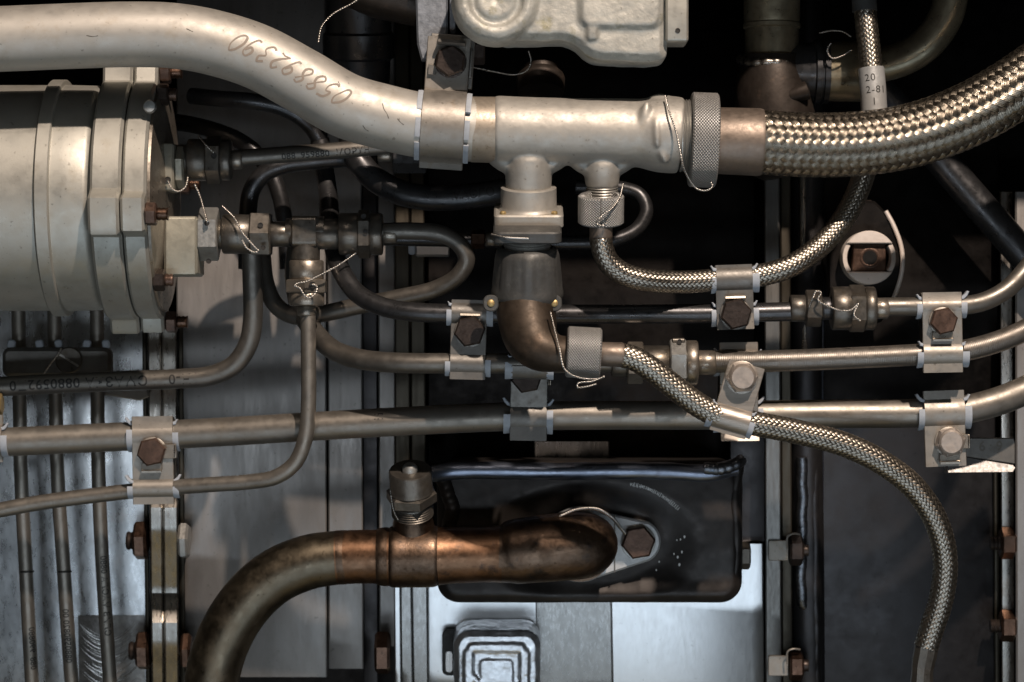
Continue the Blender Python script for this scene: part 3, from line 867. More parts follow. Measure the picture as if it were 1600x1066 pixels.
hl, hlp = hose('braided_hose', 'thin braided hose looping down the right side to a crimped ferrule', [(972, 555, -170), (992, 561, -169), (1018, 577, -166), (1050, 602, -160), (1088, 631, -154), (1120, 648, -150), (1150, 656, -146), (1190, 664, -138), (1250, 676, -124), (1320, 695, -108), (1380, 724, -94), (1430, 764, -80), (1464, 818, -66), (1477, 878, -50), (1470, 938, -36), (1455, 985, -26), (1447, 1012, -22)], 18, 20, 168, 0.85, 2.3, 0.7, MT['braid_small'])
mb = MB(); lathe(mb, Frame(955, 554, -171, roll=2), 'u', [(-20, 17), (-16, 19), (16, 19.5), (20, 18)], 36); mb.build('end_collar', MT['collar'], hl)
pf = Path([(1449, 1002, -23, 18.5), (1447, 1014, -21, 19), (1442, 1040, -16, 18), (1441, 1050, -16, 17), (1440, 1066, -12, 18), (1436, 1110, -8, 17)], 18, 3)
mb = MB(); tube(mb, pf, 10); mb.build('ferrule', MT['nut'], hl, smooth=20)

# ------------------------------------------------------------------ rigid tubes
GT = 'rigid steel tubes'
t3, p3 = tube_thing('steel_tube', 'thickest plain steel tube running full width across the middle', [(-80, 694, 92), (0, 691, 90), (200, 682, 84), (330, 676, 74), (480, 667, 56), (640, 658, 36), (800, 651, 20), (950, 649, 10), (1100, 649, 4), (1300, 647, 2), (1420, 646, 2), (1490, 643, 4), (1550, 630, 12), (1600, 611, 24), (1680, 570, 50)], 22.5, MT['steel'], n=36)
t1, p1 = tube_thing('steel_tube', 'dark tube bending from behind the tee fitting through the upper clamps', [(500, 220, 180), (512, 300, 130), (520, 380, 60), (534, 425, 10), (560, 460, -20), (600, 480, -40), (650, 488, -54), (700, 490, -60), (900, 491, -62), (1110, 490, -62), (1236, 487, -60)], 15, MT['dark_tube'], n=28)
t1r, p1r = tube_thing('steel_tube', 'bare tube from the wired union curving up at the right edge', [(1368, 480, -58), (1440, 479, -58), (1500, 478, -56), (1535, 472, -52), (1568, 456, -46), (1594, 432, -38), (1620, 395, -26), (1640, 330, -10)], 14.5, MT['grey_tube'], n=28)
t2, p2 = tube_thing('steel_tube', 'grey tube coming down behind the tee and bending right, lower in the first clamp', [(466, 372, 140), (461, 430, 125), (469, 480, 98), (492, 520, 62), (523, 548, 20), (566, 562, -16), (620, 567, -42), (700, 568, -54), (800, 568, -56), (960, 566, -54)], 16, MT['grey_tube'], n=28)
t2r, p2r = tube_thing('steel_tube', 'finely ribbed steel tube between the tilted clamp and right edge', [(1085, 566, -54), (1180, 565, -54), (1300, 561, -53), (1440, 554, -52), (1500, 549, -49), (1550, 537, -42), (1600, 517, -30), (1680, 470, 0)], 17, MT['ribbed'], n=28, step=4)
t4, p4 = tube_thing('steel_tube', 'slim pale tube dropping straight from the tee then bending left', [(481, 470, 10), (482, 560, 10), (482, 630, 12), (478, 680, 14), (462, 722, 20), (432, 745, 28), (390, 753, 38), (320, 758, 52), (240, 764, 68), (150, 774, 80), (60, 786, 88), (0, 797, 92), (-80, 812, 98)], 12, MT['steel'], n=26)
t5, p5 = tube_thing('steel_tube', 'lettered tube bending left under the silver canister', [(393, 372, 60), (394, 430, 70), (395, 500, 88), (388, 537, 96), (366, 570, 104), (330, 587, 110), (280, 592, 114), (200, 595, 118), (100, 599, 122), (0, 604, 126), (-80, 608, 130)], 15.5, MT['grey_tube'], n=28)
letter_tube(p5, '1Н-01 I СМАЗКА 0880592П0', 23, 168, -0.05, MT['ink'], t5, flip=False, along=1, spacing=1.06, bold=0.25)
t6, p6 = tube_thing('steel_tube', 'dark tube looping round from the tee union back under itself', [(598, 362, 10), (640, 361, 8), (690, 366, 6), (718, 382, 6), (729, 405, 10), (716, 431, 18), (680, 452, 30), (620, 466, 44), (560, 478, 60), (505, 490, 76), (460, 494, 92), (432, 478, 106), (416, 445, 118), (410, 400, 130), (408, 340, 150)], 13.5, MT['grey_tube'], n=28)
t7, p7 = tube_thing('steel_tube', 'lettered tube running right from the upper canister union under the thick pipe', [(362, 248, 20), (440, 242, 18), (520, 236, 14), (600, 229, 12), (640, 226, 12)], 13, MT['grey_tube'], n=26)
letter_tube(p7, '0881959880  МОРУН', 14.5, 512, -0.35, MT['ink'], t7, flip=False, along=1, spacing=1.05, bold=.2)
letter_tube(p3, '1П', 14, 597, 0.45, MT['ink'], t3, flip=False, along=1, bold=.3)

# slim vertical tubes in front of the turned panel
for k, (xs, lab, txt, ya, an) in enumerate((((28, 30, 33, 40, 50, 56), 'leftmost of the three slim vertical tubes on the turned panel', '0881990880', 1010, .55),
                                ((84, 86, 90, 99, 112, 120), 'middle one of the three slim vertical tubes on the turned panel', '0880590820 00', 990, 0.0),
                                ((151, 152, 154, 160, 172, 178), 'right one of three slim vertical tubes on the turned panel', 'СЛИВ МАСЛА 0880', 930, .3))):
    yy = (430, 560, 740, 880, 1066, 1140)
    pts = [(x, y, cas(y, -72 if k == 2 else -68)) for x, y in zip(xs, yy)]
    t, pv = tube_thing('drain_tube', lab, pts, 11, MT['steel'], 'tube', 'slim vertical tubes')
    letter_tube(pv, txt, 15.5, ya, an, MT['ink'], t, flip=False, vertical=True, along=-1, spacing=1.02, bold=.2)
    if k < 2:
        mb = MB(); F = Frame(42 if k == 0 else 101, 893, cas(893, -70)); lathe(mb, F, 'v', [(-1.2, 11.35), (1.2, 11.35)], 24, cap=False); mb.build('scored_ring', MT['ink'], t)

# dim tubes deep behind
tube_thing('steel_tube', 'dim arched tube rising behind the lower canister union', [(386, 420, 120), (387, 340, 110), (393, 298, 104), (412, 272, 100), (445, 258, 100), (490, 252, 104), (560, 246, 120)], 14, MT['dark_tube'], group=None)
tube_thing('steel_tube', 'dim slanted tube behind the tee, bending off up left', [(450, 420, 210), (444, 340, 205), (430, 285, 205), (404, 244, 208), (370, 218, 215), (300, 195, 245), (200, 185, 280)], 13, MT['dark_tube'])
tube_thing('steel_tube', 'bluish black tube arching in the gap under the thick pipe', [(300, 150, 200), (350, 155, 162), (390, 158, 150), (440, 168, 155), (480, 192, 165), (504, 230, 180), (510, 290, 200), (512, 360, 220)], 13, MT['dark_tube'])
td, pd_ = tube_thing('steel_tube', 'shiny dark tube sagging under the pipe clamp, lettered near the manifold', [(548, 215, 90), (556, 245, 84), (580, 275, 74), (620, 299, 62), (665, 309, 54), (720, 308, 50), (775, 301, 48), (830, 290, 50)], 20, MT['dark_tube'], n=28)
letter_tube(pd_, 'МАСЛО', 19, 742, 0.05, MT['ink'], td, flip=False, spacing=.9)
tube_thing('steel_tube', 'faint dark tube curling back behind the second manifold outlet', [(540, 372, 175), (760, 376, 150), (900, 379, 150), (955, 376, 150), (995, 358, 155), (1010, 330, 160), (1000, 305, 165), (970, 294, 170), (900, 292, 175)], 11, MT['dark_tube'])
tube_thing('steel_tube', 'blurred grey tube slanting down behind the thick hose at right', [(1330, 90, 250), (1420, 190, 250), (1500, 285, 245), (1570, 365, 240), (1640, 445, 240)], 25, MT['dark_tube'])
tube_thing('steel_tube', 'olive tinted curved tube in the upper right corner', [(1300, 108, 170), (1360, 104, 160), (1410, 92, 150), (1450, 66, 140), (1478, 25, 135), (1490, -30, 132)], 27, MT['olive'])

# ------------------------------------------------------------------ fittings
def fitting(name, label, cat, F, axis, pieces, group=None, sgn=1):
    """pieces: (part, t0, t1, R, kind, mat) kind lathe/hex/box"""
    t = thing(name, label, cat, F.O, group)
    for p in pieces:
        part, a, b, R, kind, mat = p[:6]
        mb = MB()
        if kind == 'hex':
            prism(mb, F, axis, ngon(R, 6, p[6] if len(p) > 6 else 0), a, b, ch=1.8)
            o = mb.build(part, mat, t, smooth=25)
        else:
            c = min(2.0, abs(b - a) * .3)
            s = 1 if b > a else -1
            lathe(mb, F, axis, [(a, R - c), (a + s * c, R), (b - s * c, R), (b, R - c)], 40)
            o = mb.build(part, mat, t, smooth=50)
    return t

def hole(F, r, parent, mat=None):
    mb = MB(); lathe(mb, F, 'w', [(-0.6, r), (0.5, r), (0.5, r * .78), (-3, r * .7)], 16); return mb.build('wire_hole', MT['ink'], parent)

u1 = fitting('pipe_union', 'wired union on the upper side of the canister, tube leading right', 'union', Frame(248, 250, 18), 'u',
    [('stub', 22, 50, 24, 'lathe', MT['nut']), ('sleeve', 46, 76, 33, 'lathe', MT['nut']), ('hex_nut', 75, 98, 38, 'hex', MT['nut'], 0), ('collar', 97, 114, 32, 'lathe', MT['nut']), ('nipple', 114, 131, 15, 'lathe', MT['nut_warm'])])
mb = MB(); F = Frame(248, 262, 10); prism(mb, F, 'u', rrect(-38, -36, 36, 36, 4), -4, 28, ch=3); prism(mb, F, 'u', ngon(33, 6, 10), 27, 42, ch=3); mb.build('mounting_block', MT['shaded_paint'], u1, smooth=30)
hole(Frame(262, 281, -28), 5, u1); hole(Frame(334, 244, -17), 4.5, u1)

u2 = fitting('pipe_tee', 'dark wired tee fitting joining the canister to the looping tube', 'tee', Frame(262, 366, 10), 'u',
    [('hex_nut', 50, 80, 42, 'hex', MT['nut_light'], 0), ('stub', 78, 90, 24, 'lathe', MT['nut']), ('sleeve', 86, 131, 31, 'lathe', MT['nut']), ('hex_nut', 130, 162, 37, 'hex', MT['nut'], 30), ('neck', 160, 192, 20, 'lathe', MT['nut']),
     ('neck', 230, 270, 24, 'lathe', MT['nut']), ('sleeve', 268, 299, 33, 'lathe', MT['nut']), ('hex_nut', 298, 317, 38, 'hex', MT['nut'], 0), ('collar', 316, 336, 33, 'lathe', MT['nut']), ('nipple', 336, 358, 14, 'lathe', MT['nut_warm'])])
mb = MB(); F = Frame(262, 386, 20); prism(mb, F, 'u', rrect(-46, -46, 46, 46, 5), 0, 52, ch=4); mb.build('mounting_block', MT['shaded_paint'], u2, smooth=30)
mb = MB(); F = Frame(477, 362, 10); prism(mb, F, 'u', rrect(-24, -24, 24, 24, 8, 4), -24, 24, ch=6); lathe(mb, F, 'v', [(-16, 23), (-44, 23), (-46, 21)], 36); lathe(mb, F, 'u', [(-30, 20), (-20, 22), (20, 24), (30, 24)], 36)
mb.build('tee_body', MT['nut'], u2, smooth=40)
for x, y, d in ((323, 349, -34), (326, 408, -22), (407, 352, -24), (411, 387, -24), (571, 363, -25), (568, 338, -18)): hole(Frame(x, y, d), 4.2, u2)

u3 = fitting('tube_union', 'pale brown union nut below the tee, laced with safety wire', 'union', Frame(479, 440, 10), 'v',
    [('sleeve', 33, 2, 27, 'lathe', MT['nut_warm']), ('hex_nut', 3, -18, 35, 'hex', MT['nut_warm'], 0), ('sleeve', -17, -38, 28, 'lathe', MT['nut_warm']), ('nipple', -38, -54, 15, 'lathe', MT['nut_warm'])])
hole(Frame(488, 445, -24), 5, u3)

u4 = fitting('tube_union', 'dark wired union below the round slotted fitting at right', 'union', Frame(1258, 482, -58), 'u',
    [('reducer', -24, 2, 21, 'lathe', MT['nut']), ('hex_nut', 0, 25, 29, 'hex', MT['nut'], 0), ('stub', 24, 44, 18, 'lathe', MT['dark_tube']), ('sleeve', 41, 72, 34, 'lathe', MT['nut']), ('hex_nut', 68, 93, 37, 'hex', MT['nut'], 0), ('collar', 92, 109, 34, 'lathe', MT['nut']), ('nipple', 108, 130, 16.5, 'lathe', MT['nut_warm'])])
u5 = fitting('tube_union', 'warm toned union half hidden behind the lower braided hose', 'union', Frame(955, 567, -54), 'u',
    [('stub', 0, 30, 22, 'lathe', MT['nut']), ('hex_nut', 25, 50, 33, 'hex', MT['nut_warm'], 0), ('sleeve', 49, 92, 27, 'lathe', MT['nut']), ('hex_nut', 91, 117, 37, 'hex', MT['nut_light'], 10), ('collar', 116, 135, 35, 'lathe', MT['nut_warm']), ('nipple', 135, 163, 19.5, 'lathe', MT['nut_warm'])])
mb = MB(); F = Frame(1060, 540, -62); prism(mb, F, 'u', rrect(-4, -5, 12, 5, 4), -10, 10, ch=1.5); e = mb.build('wire_lug', MT['nut'], u5); hole(Frame(1062, 534, -72), 4, u5)
fitting('tube_union', 'small dark union peeping out under the pipe clamp', 'union', Frame(636, 243, 20), 'u', [('nipple', -46, -22, 10, 'lathe', MT['nut_warm']), ('hex_nut', -22, 30, 28, 'hex', MT['dark_tube'], 0)])
fitting('tube_union', 'short coppery union on the dark tube left of the boot', 'union', Frame(750, 374, 148), 'u', [('hex_nut', -14, 8, 15, 'hex', MT['bolt_copper'], 0), ('nipple', 8, 24, 12, 'lathe', MT['nut_warm'])])

# ------------------------------------------------------------------ canister
cn = thing('canister', 'large silver painted canister with lugged flange at left', 'canister', P(120, 310, 60))
F = Frame(171, 310, 60)
mb = MB(); lathe(mb, F, 'u', [(-420, 176), (-87, 176), (-86, 178)], 96); mb.build('canister_body', MT['canister'], cn)
mb = MB(); lathe(mb, F, 'u', [(-86, 176), (-84.5, 183), (-83, 184.5), (-65, 184.5), (-63.5, 183), (-63, 176.5), (-50, 176), (-14, 175), (-8, 173), (-2, 166)], 96); mb.build('raised_ring', MT['canister'], cn, smooth=35)
def lugged(R0, R1, hw, lugs, n=240, soft=9):
    out = []
    for i in range(n):
        a = 360.0 * i / n
        R = R0
        for l in lugs:
            dd = abs((a - l + 180) % 360 - 180)
            arc = dd * math.pi / 180 * R0
            if arc < hw: R = max(R, R1 / max(.85, math.cos(rad(dd))) if False else R1)
            elif arc < hw + soft: R = max(R, R1 + (R0 - R1) * (arc - hw) / soft)
        out.append((R * math.cos(rad(a)), R * math.sin(rad(a))))
    return out
# polygon is (v,w): angle from v(up) towards w(viewer); front = 90
lugs = (100, 10, 190, 280)
prism(mb := MB(), F, 'u', lugged(190, 212, 26, lugs), 0, 46, ch=4); f1 = mb.build('flange', MT['canister'], cn, smooth=30)
prism(mb := MB(), F, 'u', lugged(188, 210, 24, lugs), 48, 84, ch=4); f1 = mb.build('flange', MT['canister'], cn, smooth=30)
mb = MB(); lathe(mb, F, 'u', [(83, 178), (88, 176), (96, 120), (102, 60), (104, 0.1)], 64); mb.build('end_cover', MT['nut_warm'], cn)
for ang in lugs:
    v, w = 196 * math.cos(rad(ang)), 196 * math.sin(rad(ang))
    Fb = Frame(150, 310, 60); Fb.O = F(0, v, w)
    bolt_along_u(Fb, 84, 101, 18, MT['bolt_brown'], cn, stud=(101, 118, 10), smat=MT['bolt_copper'], rot=20)
for ang, uu in ((140, 96), (24, 96)):
    v, w = 170 * math.cos(rad(ang)), 170 * math.sin(rad(ang))
    Fb = Frame(150, 310, 60); Fb.O = F(0, v, w)
    bolt_along_u(Fb, 84, 102, 17, MT['bolt_dark'], cn, stud=(102, 114, 10), smat=MT['bolt_brown'])
mb = MB(); Fd = Frame(233, 166, -110); lathe(mb, Fd, 'w', [(-8, 11), (-1, 9), (0, 4)], 16); mb.build('chipped_spot', MT['nut_light'], cn)

# ------------------------------------------------------------------ strap clamps
def strap_profile(lobes, top, bot, th, flatw, back=False):
    """outer polyline in (v,w) from top to bottom. lobes: (v,r,w)"""
    pts = [(top, flatw)]
    for v, r, w in lobes:
        base = max(-1, min(1, (flatw - w) / r))
        a0 = math.asin(base)
        for i in range(13):
            a = math.pi / 2 - 0
            ang = (math.pi - 2 * a0) * i / 12 + a0          # from upper tangent round the front to lower
            pts.append((v + r * math.cos(ang), w + r * math.sin(ang)))
    pts.append((bot, flatw))
    # drop points out of order
    res = [pts[0]]
    for p in pts[1:]:
        res.append(p)
    inner = []
    n = len(res)
    for i in range(n):
        a = Vector(res[max(0, i - 1)]); b = Vector(res[min(n - 1, i + 1)])
        t = (b - a)
        if t.length < 1e-6: t = Vector((-1, 0))
        t.normalize()
        nrm = Vector((-t.y, t.x))
        # want the offset inwards (towards -w on flats)
        if i in (0, n - 1): nrm = Vector((0, -1))
        elif nrm.y > 0 and abs(nrm.y) > .2: nrm = -nrm
        elif abs(nrm.y) <= .2:
            l = min(lobes, key=lambda L: abs(L[0] - res[i][0]) )
            if (Vector((l[0], l[2])) - Vector(res[i])).dot(nrm) < 0: nrm = -nrm
        inner.append(tuple(Vector(res[i]) + nrm * th))
    return res + inner[::-1]

def cushion(F, v, r, w, hw, parent, ears=True, mat=None):
    for sd in (-1, 1):
        e0, e1 = sd * (hw - 3), sd * (hw + random.uniform(7, 10))
        mb = MB()
        n = 14
        a0, a1 = random.uniform(66, 84), random.uniform(168, 190)
        vs = []; fs = []
        prof = ((e0, r + .4), (e1 - sd * 4, r + .5), (e1, r + 1.2), (e1, r + 4.2), (e1 - sd * 2.5, r + 4.4), (e0, r + 3.4))
        for t, rr in prof:
            for i in range(n + 1):
                a = rad(a0 + (a1 - a0) * i / n)
                vs.append(F(t, v + rr * math.cos(a), w + rr * math.sin(a)))
        m = n + 1; L = len(prof)
        for j in range(L):
            for i in range(n):
                j2 = (j + 1) % L
                fs.append((j * m + i, j * m + i + 1, j2 * m + i + 1, j2 * m + i))
        fs.append(tuple(j * m for j in range(L))); fs.append(tuple(j * m + n for j in range(L))[::-1])
        mb.add(vs, fs)
        mb.build('cushion', mat or MT['cushion'], parent, smooth=40)
        if ears and random.random() < .82:
            mb = MB()
            y0 = v + r * .82
            g = random.uniform(.45, 1.15)
            pl = [(hw - 2, -3), (hw + 4, -1.5), (hw + 8 * g, 3 * g), (hw + 11 * g, 9 * g), (hw + 8 * g, 10 * g), (hw + 5 * g, 6 * g), (hw + 1, 3), (hw - 2, 2)]
            pl = [(sd * x, y0 + y) for x, y in pl]
            wc = w + r * .62
            prism(mb, F, 'w', pl if sd > 0 else pl[::-1], wc - 7 + random.uniform(-2, 2), wc + 4 + random.uniform(-2, 3), ch=1)
            mb.build('cushion_lip', mat or MT['cushion'], parent, smooth=40)

def strap_clamp(label, px, py, d, hw, lobes, top, bot, bolt, mat, roll=0, bmat=None, bR=23, dome=0, tabs=(), flatw=None, group='saddle clamps', brot=12, slot=None):
    F = Frame(px, py, d, roll=roll)
    t = thing('strap_clamp', label, 'clamp', F.O, group)
    fw = (lobes[0][2] + 5) if flatw is None else flatw
    out = [(v, r + 3.8, w) for v, r, w in lobes]
    poly = strap_profile(out, top, bot, 3.4, fw)
    mb = MB(); prism(mb, F, 'u', poly, -hw, hw, ch=0.9); mb.build('strap', mat, t, smooth=30)
    # rear half
    rear = [(v, -w) for v, w in strap_profile([(v, r, -w) for v, r, w in out], top, bot, 3.4, -(fw - 6))]
    mb = MB(); prism(mb, F, 'u', rear, -hw, hw, ch=0.9); mb.build('rear_strap', mat, t, smooth=30)
    for v, r, w in lobes: cushion(F, v, r, w, hw, t)
    if bolt:
        bu, bv = bolt
        Fb = Frame(px, py, d, roll=roll); Fb.O = F(bu, bv, fw + 3.0)
        b = hex_bolt(Fb, bR, 15, bmat or MT['bolt_brown'], t, rot=brot, washer=bR * .98, dome=dome, wmat=mat)
        for tb in tabs:
            mb = MB()
            if tb == 'bottom':
                prism(mb, Fb, 'u', [(-bR * .80, 0.5), (-bR * 1.32, .5), (-bR * 1.42, 8), (-bR * 1.28, 9), (-bR * 1.2, 3.5), (-bR * .8, 3.5)], -17, 15, ch=.6)
            elif tb == 'top':
                prism(mb, Fb, 'u', [(bR * .80, 0.5), (bR * 1.02, .5), (bR * 1.1, 10), (bR * .98, 11), (bR * .9, 3.5), (bR * .7, 3.5)], -16, 16, ch=.6)
            elif tb == 'right':
                prism(mb, Fb, 'w', rrect(bR * .55, -11, hw - bu + 4, 11, 2), 0.6, 3.6, ch=.6)
                prism(mb, Fb, 'u', rrect(-11, -14, 11, 3.6, 1.5), hw - bu + 1.5, hw - bu + 5, ch=.6)
            mb.build('lock_tab', MT['nut_warm'], t, smooth=30)
    return t, F

strap_clamp('strap clamp with brown bolt joining thick and slim tubes at lower left', 241, 716, 74, 32, [(36, 22, -6), (-46, 12.5, 8)], 66, -71, (0, 11), MT['strap'], roll=-1, bmat=MT['bolt_brown'], tabs=('bottom', 'right'), flatw=17)
strap_clamp('dull strap clamp with dark bolt just left of the brown elbow', 732, 531, -58, 28, [(41, 15.5, 2), (-37, 16.5, -2)], 62, -62, (2, 13), MT['strap_dark'], roll=1.5, bmat=MT['bolt_dark'], bR=25, tabs=('top',), flatw=13)
strap_clamp('strap clamp below the brown elbow holding the thick steel tube', 826, 632, 10, 29, [(60, 16, 62), (-19, 23, 0)], 82, -56, (-4, 42), MT['strap_dark'], roll=1, bmat=MT['bolt_dark'], bR=25, tabs=('right',), flatw=22)
strap_clamp('dark strap clamp holding the thin hose above the dark tube', 1147, 464, -74, 29, [(28, 18, 0), (-26, 15.5, -10)], 50, -51, (0, -27), MT['strap_dark'], roll=-2, bmat=MT['bolt_dark'], bR=25, tabs=('top',), flatw=13)
strap_clamp('strap clamp with brown bolt between two tubes near the right edge', 1470, 520, -55, 31, [(41, 15, 0), (-33, 17.5, 2)], 63, -62, (0, 18), MT['strap'], roll=-1, bmat=MT['bolt_brown'], bR=22, tabs=('bottom',), flatw=17)
strap_clamp('wide strap clamp with pale bolt above the stamped bracket with lit edge', 1473, 668, 0, 32, [(24, 23.5, 2)], 58, -60, (6, -22), MT['strap'], roll=-2, bmat=MT['bolt_silver'], bR=24, dome=5, tabs=('right', 'bottom'), flatw=20)
tc4, F4 = strap_clamp('brushed strap clamp behind the tilted hose clip, with pale round bolt', 1155, 612, -40, 30, [(46, 17.5, -8), (-38, 23, -40)], 77, -77, None, MT['strap_brushed'], roll=-1, flatw=8)
strap_clamp('strap clamp cut off at the left edge, only its white lips showing', -24, 688, 90, 30, [(0, 22.5, 0)], 40, -34, None, MT['strap'], flatw=8)
# tilted clip over the braided hose
F = Frame(1146, 640, -146, roll=16)
tcl = thing('hose_clip', 'tilted shiny clip holding the lower braided hose to the brushed clamp', 'clamp', F.O, 'saddle clamps')
poly = strap_profile([(-15, 22.5, 0)], 74, -40, 3.4, 12)
mb = MB(); prism(mb, F, 'u', poly, -29, 29, ch=.9); mb.build('strap', MT['strap_brushed'], tcl, smooth=30)
cushion(F, -15, 18.5, 0, 29, tcl)
Fb = Frame(1159, 590, -160, roll=16)
b = hex_bolt(Fb, 25, 15, MT['bolt_silver'], tcl, rot=20, dome=6, washer=26, wmat=MT['strap_brushed'])
mb = MB(); lathe(mb, Fb, 'w', [(-100, 10), (0, 10)], 20); mb.build('shank', MT['nut'], tcl)
# clamp of the thick pipe
F = Frame(693, 199, -118, roll=4)
mc = thing('pipe_clamp', 'stained strap clamp hung round the thick silver pipe', 'clamp', F.O)
out = [(0, 58, 0)]
poly = strap_profile(out, 140, -66, 4, 8)
mb = MB(); prism(mb, F, 'u', poly, -34, 34, ch=1); st = mb.build('strap', MT['strap'], mc, smooth=30)
mb = MB(); lathe(mb, F, 'u', [(-33, 54.5), (-33, 58), (33, 58), (33, 54.5)], 56, arc=(150, 380)); mb.build('rear_strap', MT['strap'], mc)
mb = MB()
for sd in (-1, 1):
    for arc in ((20, 68), (82, 112), (122, 165)):
        n = 10; vs = []; fs = []
        prof = ((sd * 30, 51.6), (sd * 42, 51.8), (sd * 42, 57), (sd * 36, 57.5), (sd * 30, 55))
        for tt, rr in prof:
            for i in range(n + 1):
                a = rad(arc[0] + (arc[1] - arc[0]) * i / n); vs.append(F(tt, rr * math.cos(a), rr * math.sin(a)))
        m = n + 1; L = len(prof)
        for j in range(L):
            for i in range(n): fs.append((j * m + i, j * m + i + 1, ((j + 1) % L) * m + i + 1, ((j + 1) % L) * m + i))
        fs.append(tuple(j * m for j in range(L))); fs.append(tuple(j * m + n for j in range(L))[::-1])
        mb = MB(); mb.add(vs, fs); mb.build('cushion', MT['cushion'], mc)
Fb = Frame(704, 97, -129, roll=4)
hex_bolt(Fb, 25, 18, MT['bolt_dark'], mc, rot=25, washer=25)
mb = MB(); prism(mb, Fb, 'u', [(26, -1), (30, -1), (33, 18), (28, 22), (24, 16), (25, 2)], -22, 22, ch=1)
prism(mb, Fb, 'w', [(-34, -6), (-22, -8), (-22, -22), (-34, -22)], 0, 3, ch=.5)
prism(mb, Fb, 'u', rrect(-24, -30, 22, 4, 3), 30, 34, ch=1); mb.build('lock_tab', MT['strap_dark'], mc, smooth=30)
mb = MB(); prism(mb, Fb, 'u', rrect(-40, -22, 44, -6, 2), -33, 36, ch=1); mb.build('saddle_block', MT['strap_dark'], mc)
bolt_along_u(Frame(750, 82, -100), -16, 8, 20, MT['bolt_dark'], mc, name='side_nut')

# speckled arm and plate the pipe clamp hangs from
ar = thing('support_arm', 'speckled blue grey arm coming down above the pipe clamp', 'bracket', P(675, 30, -70))
F = Frame(675, 30, -72)
mb = MB(); prism(mb, F, 'w', [(-27, 90), (25, 90), (25, -20), (10, -55), (0, -66), (-16, -66), (-23, -40)], -14, 14, ch=3); mb.build('arm_plate', MT['arm'], ar, smooth=30)
mb = MB(); F = Frame(707, 10, -66); prism(mb, F, 'w', rrect(-4, -40, 5, 70, 3), -20, 20, ch=1); mb.build('arm_rib', MT['arm'], ar)

# ------------------------------------------------------------------ pale casting, top centre
ct = thing('casting', 'pale rough aluminium casting with round boss at top centre', 'casting', P(900, 30, -60))
F = Frame(900, 30, -158)
mb = MB()
out = [(-180, 60), (-178, 20), (-160, -8), (-140, -26), (-124, -36), (-60, -38), (-18, -38), (0, -46), (12, -58), (30, -66), (70, -69), (126, -69), (138, -64), (140, -40), (140, 80), (-180, 80)]
out2 = []
a = catmull([(x, y, 0) for x, y in out[:-2]], 5)[:, :2]
out2 = [tuple(q) for q in a] + out[-2:]
prism(mb, F, 'w', out2, -70, 44, ch=12)
Fb = Frame(775, 0, -202); lathe(mb, Fb, 'w', [(-30, 72), (2, 66), (10, 60), (14, 52), (12, 44), (4, 40), (2, 34), (6, 30), (8, 26), (6, 8), (4, 4)], 56)
prism(mb, Frame(968, 18, -198), 'w', rrect(-66, -30, 68, 70, 22, 6), -10, 12, ch=9)
prism(mb, Frame(926, 20, -198), 'u', rrect(-46, -12, 70, 10, 9, 4), -10, 8, ch=4)
fused(mb, 2.2, 5, 'casting_body', MT['casting'], ct, rough=1.1, rscale=34)
mb = MB(); prism(mb, Frame(1056, 14, -168), 'u', rrect(-56, -40, 70, 40, 5), -18, 17, ch=3); e = mb.build('end_cap', MT['canister'], ct, smooth=30)
hole(Frame(1059, 48, -207), 4, e)
# coppery ring below the casting, deep
mb = MB(); lathe(mb, Frame(845, 118, 80, pitch=-20), 'v', [(-30, 36), (-6, 38), (0, 36), (6, 30), (12, 30)], 36); o = mb.build('pipe_stub', MT['soot']); tag(o, 'short coppery pipe stub in the dark below the pale casting', 'pipe')
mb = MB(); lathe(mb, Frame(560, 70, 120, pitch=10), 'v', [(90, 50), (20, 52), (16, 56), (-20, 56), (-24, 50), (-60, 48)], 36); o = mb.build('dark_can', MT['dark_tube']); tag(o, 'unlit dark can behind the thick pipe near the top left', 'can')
mb = MB(); lathe(mb, Frame(610, -10, -10, roll=15), 'u', [(-70, 36), (-20, 44), (50, 40)], 36); o = mb.build('duct_cone', MT['soot']); tag(o, 'dark tapered duct poking down left of the speckled arm', 'duct')

# ------------------------------------------------------------------ sooty elbow, upper right
se = thing('duct_elbow', 'sooty welded duct elbow with straw tinted neck in upper right', 'elbow', P(1210, 90, 100))
F = Frame(1206, 88, 110)
mb = MB(); lathe(mb, F, 'v', [(200, 44), (60, 44), (52, 43), (50, 45), (44, 45), (42, 42), (2, 42), (0, 44)], 44); mb.build('neck', MT['olive'], se)
bead([(1206 + 48 * math.cos(a), 94 - 2 * math.sin(a) + 6 * max(0, math.sin(a)), 110 - 48 * math.sin(a)) for a in np.linspace(0, 2 * math.pi, 26)], 8, MT['flange'], 'weld_ring', se, rip=.2, pitch=16)
pth = Path([(1206, 88, 110, 50), (1206, 120, 110, 56), (1208, 160, 110, 60), (1216, 200, 110, 60), (1225, 260, 115, 55), (1228, 275, 115, 35)], 50, 5); mb = MB(); tube(mb, pth, 44); mb.build('elbow_body', MT['soot'], se, smooth=60)
F = Frame(1250, 112, 110)
mb = MB(); lathe(mb, F, 'u', [(-40, 40), (0, 44), (20, 46), (22, 50), (30, 50), (31, 46), (34, 46), (35, 50), (43, 50), (44, 44)], 44); mb.build('ring_joint', MT['dark_tube'], se)
mb = MB(); lathe(mb, F, 'u', [(43, 46), (96, 47), (100, 44)], 44); mb.build('side_sleeve', MT['olive'], se)
mb = MB(); lathe(mb, Frame(1240, 148, 62, roll=-18), 'u', [(-24, 3), (-6, 11), (14, 14), (22, 15), (24, 10)], 24); mb.build('spigot', MT['soot'], se)

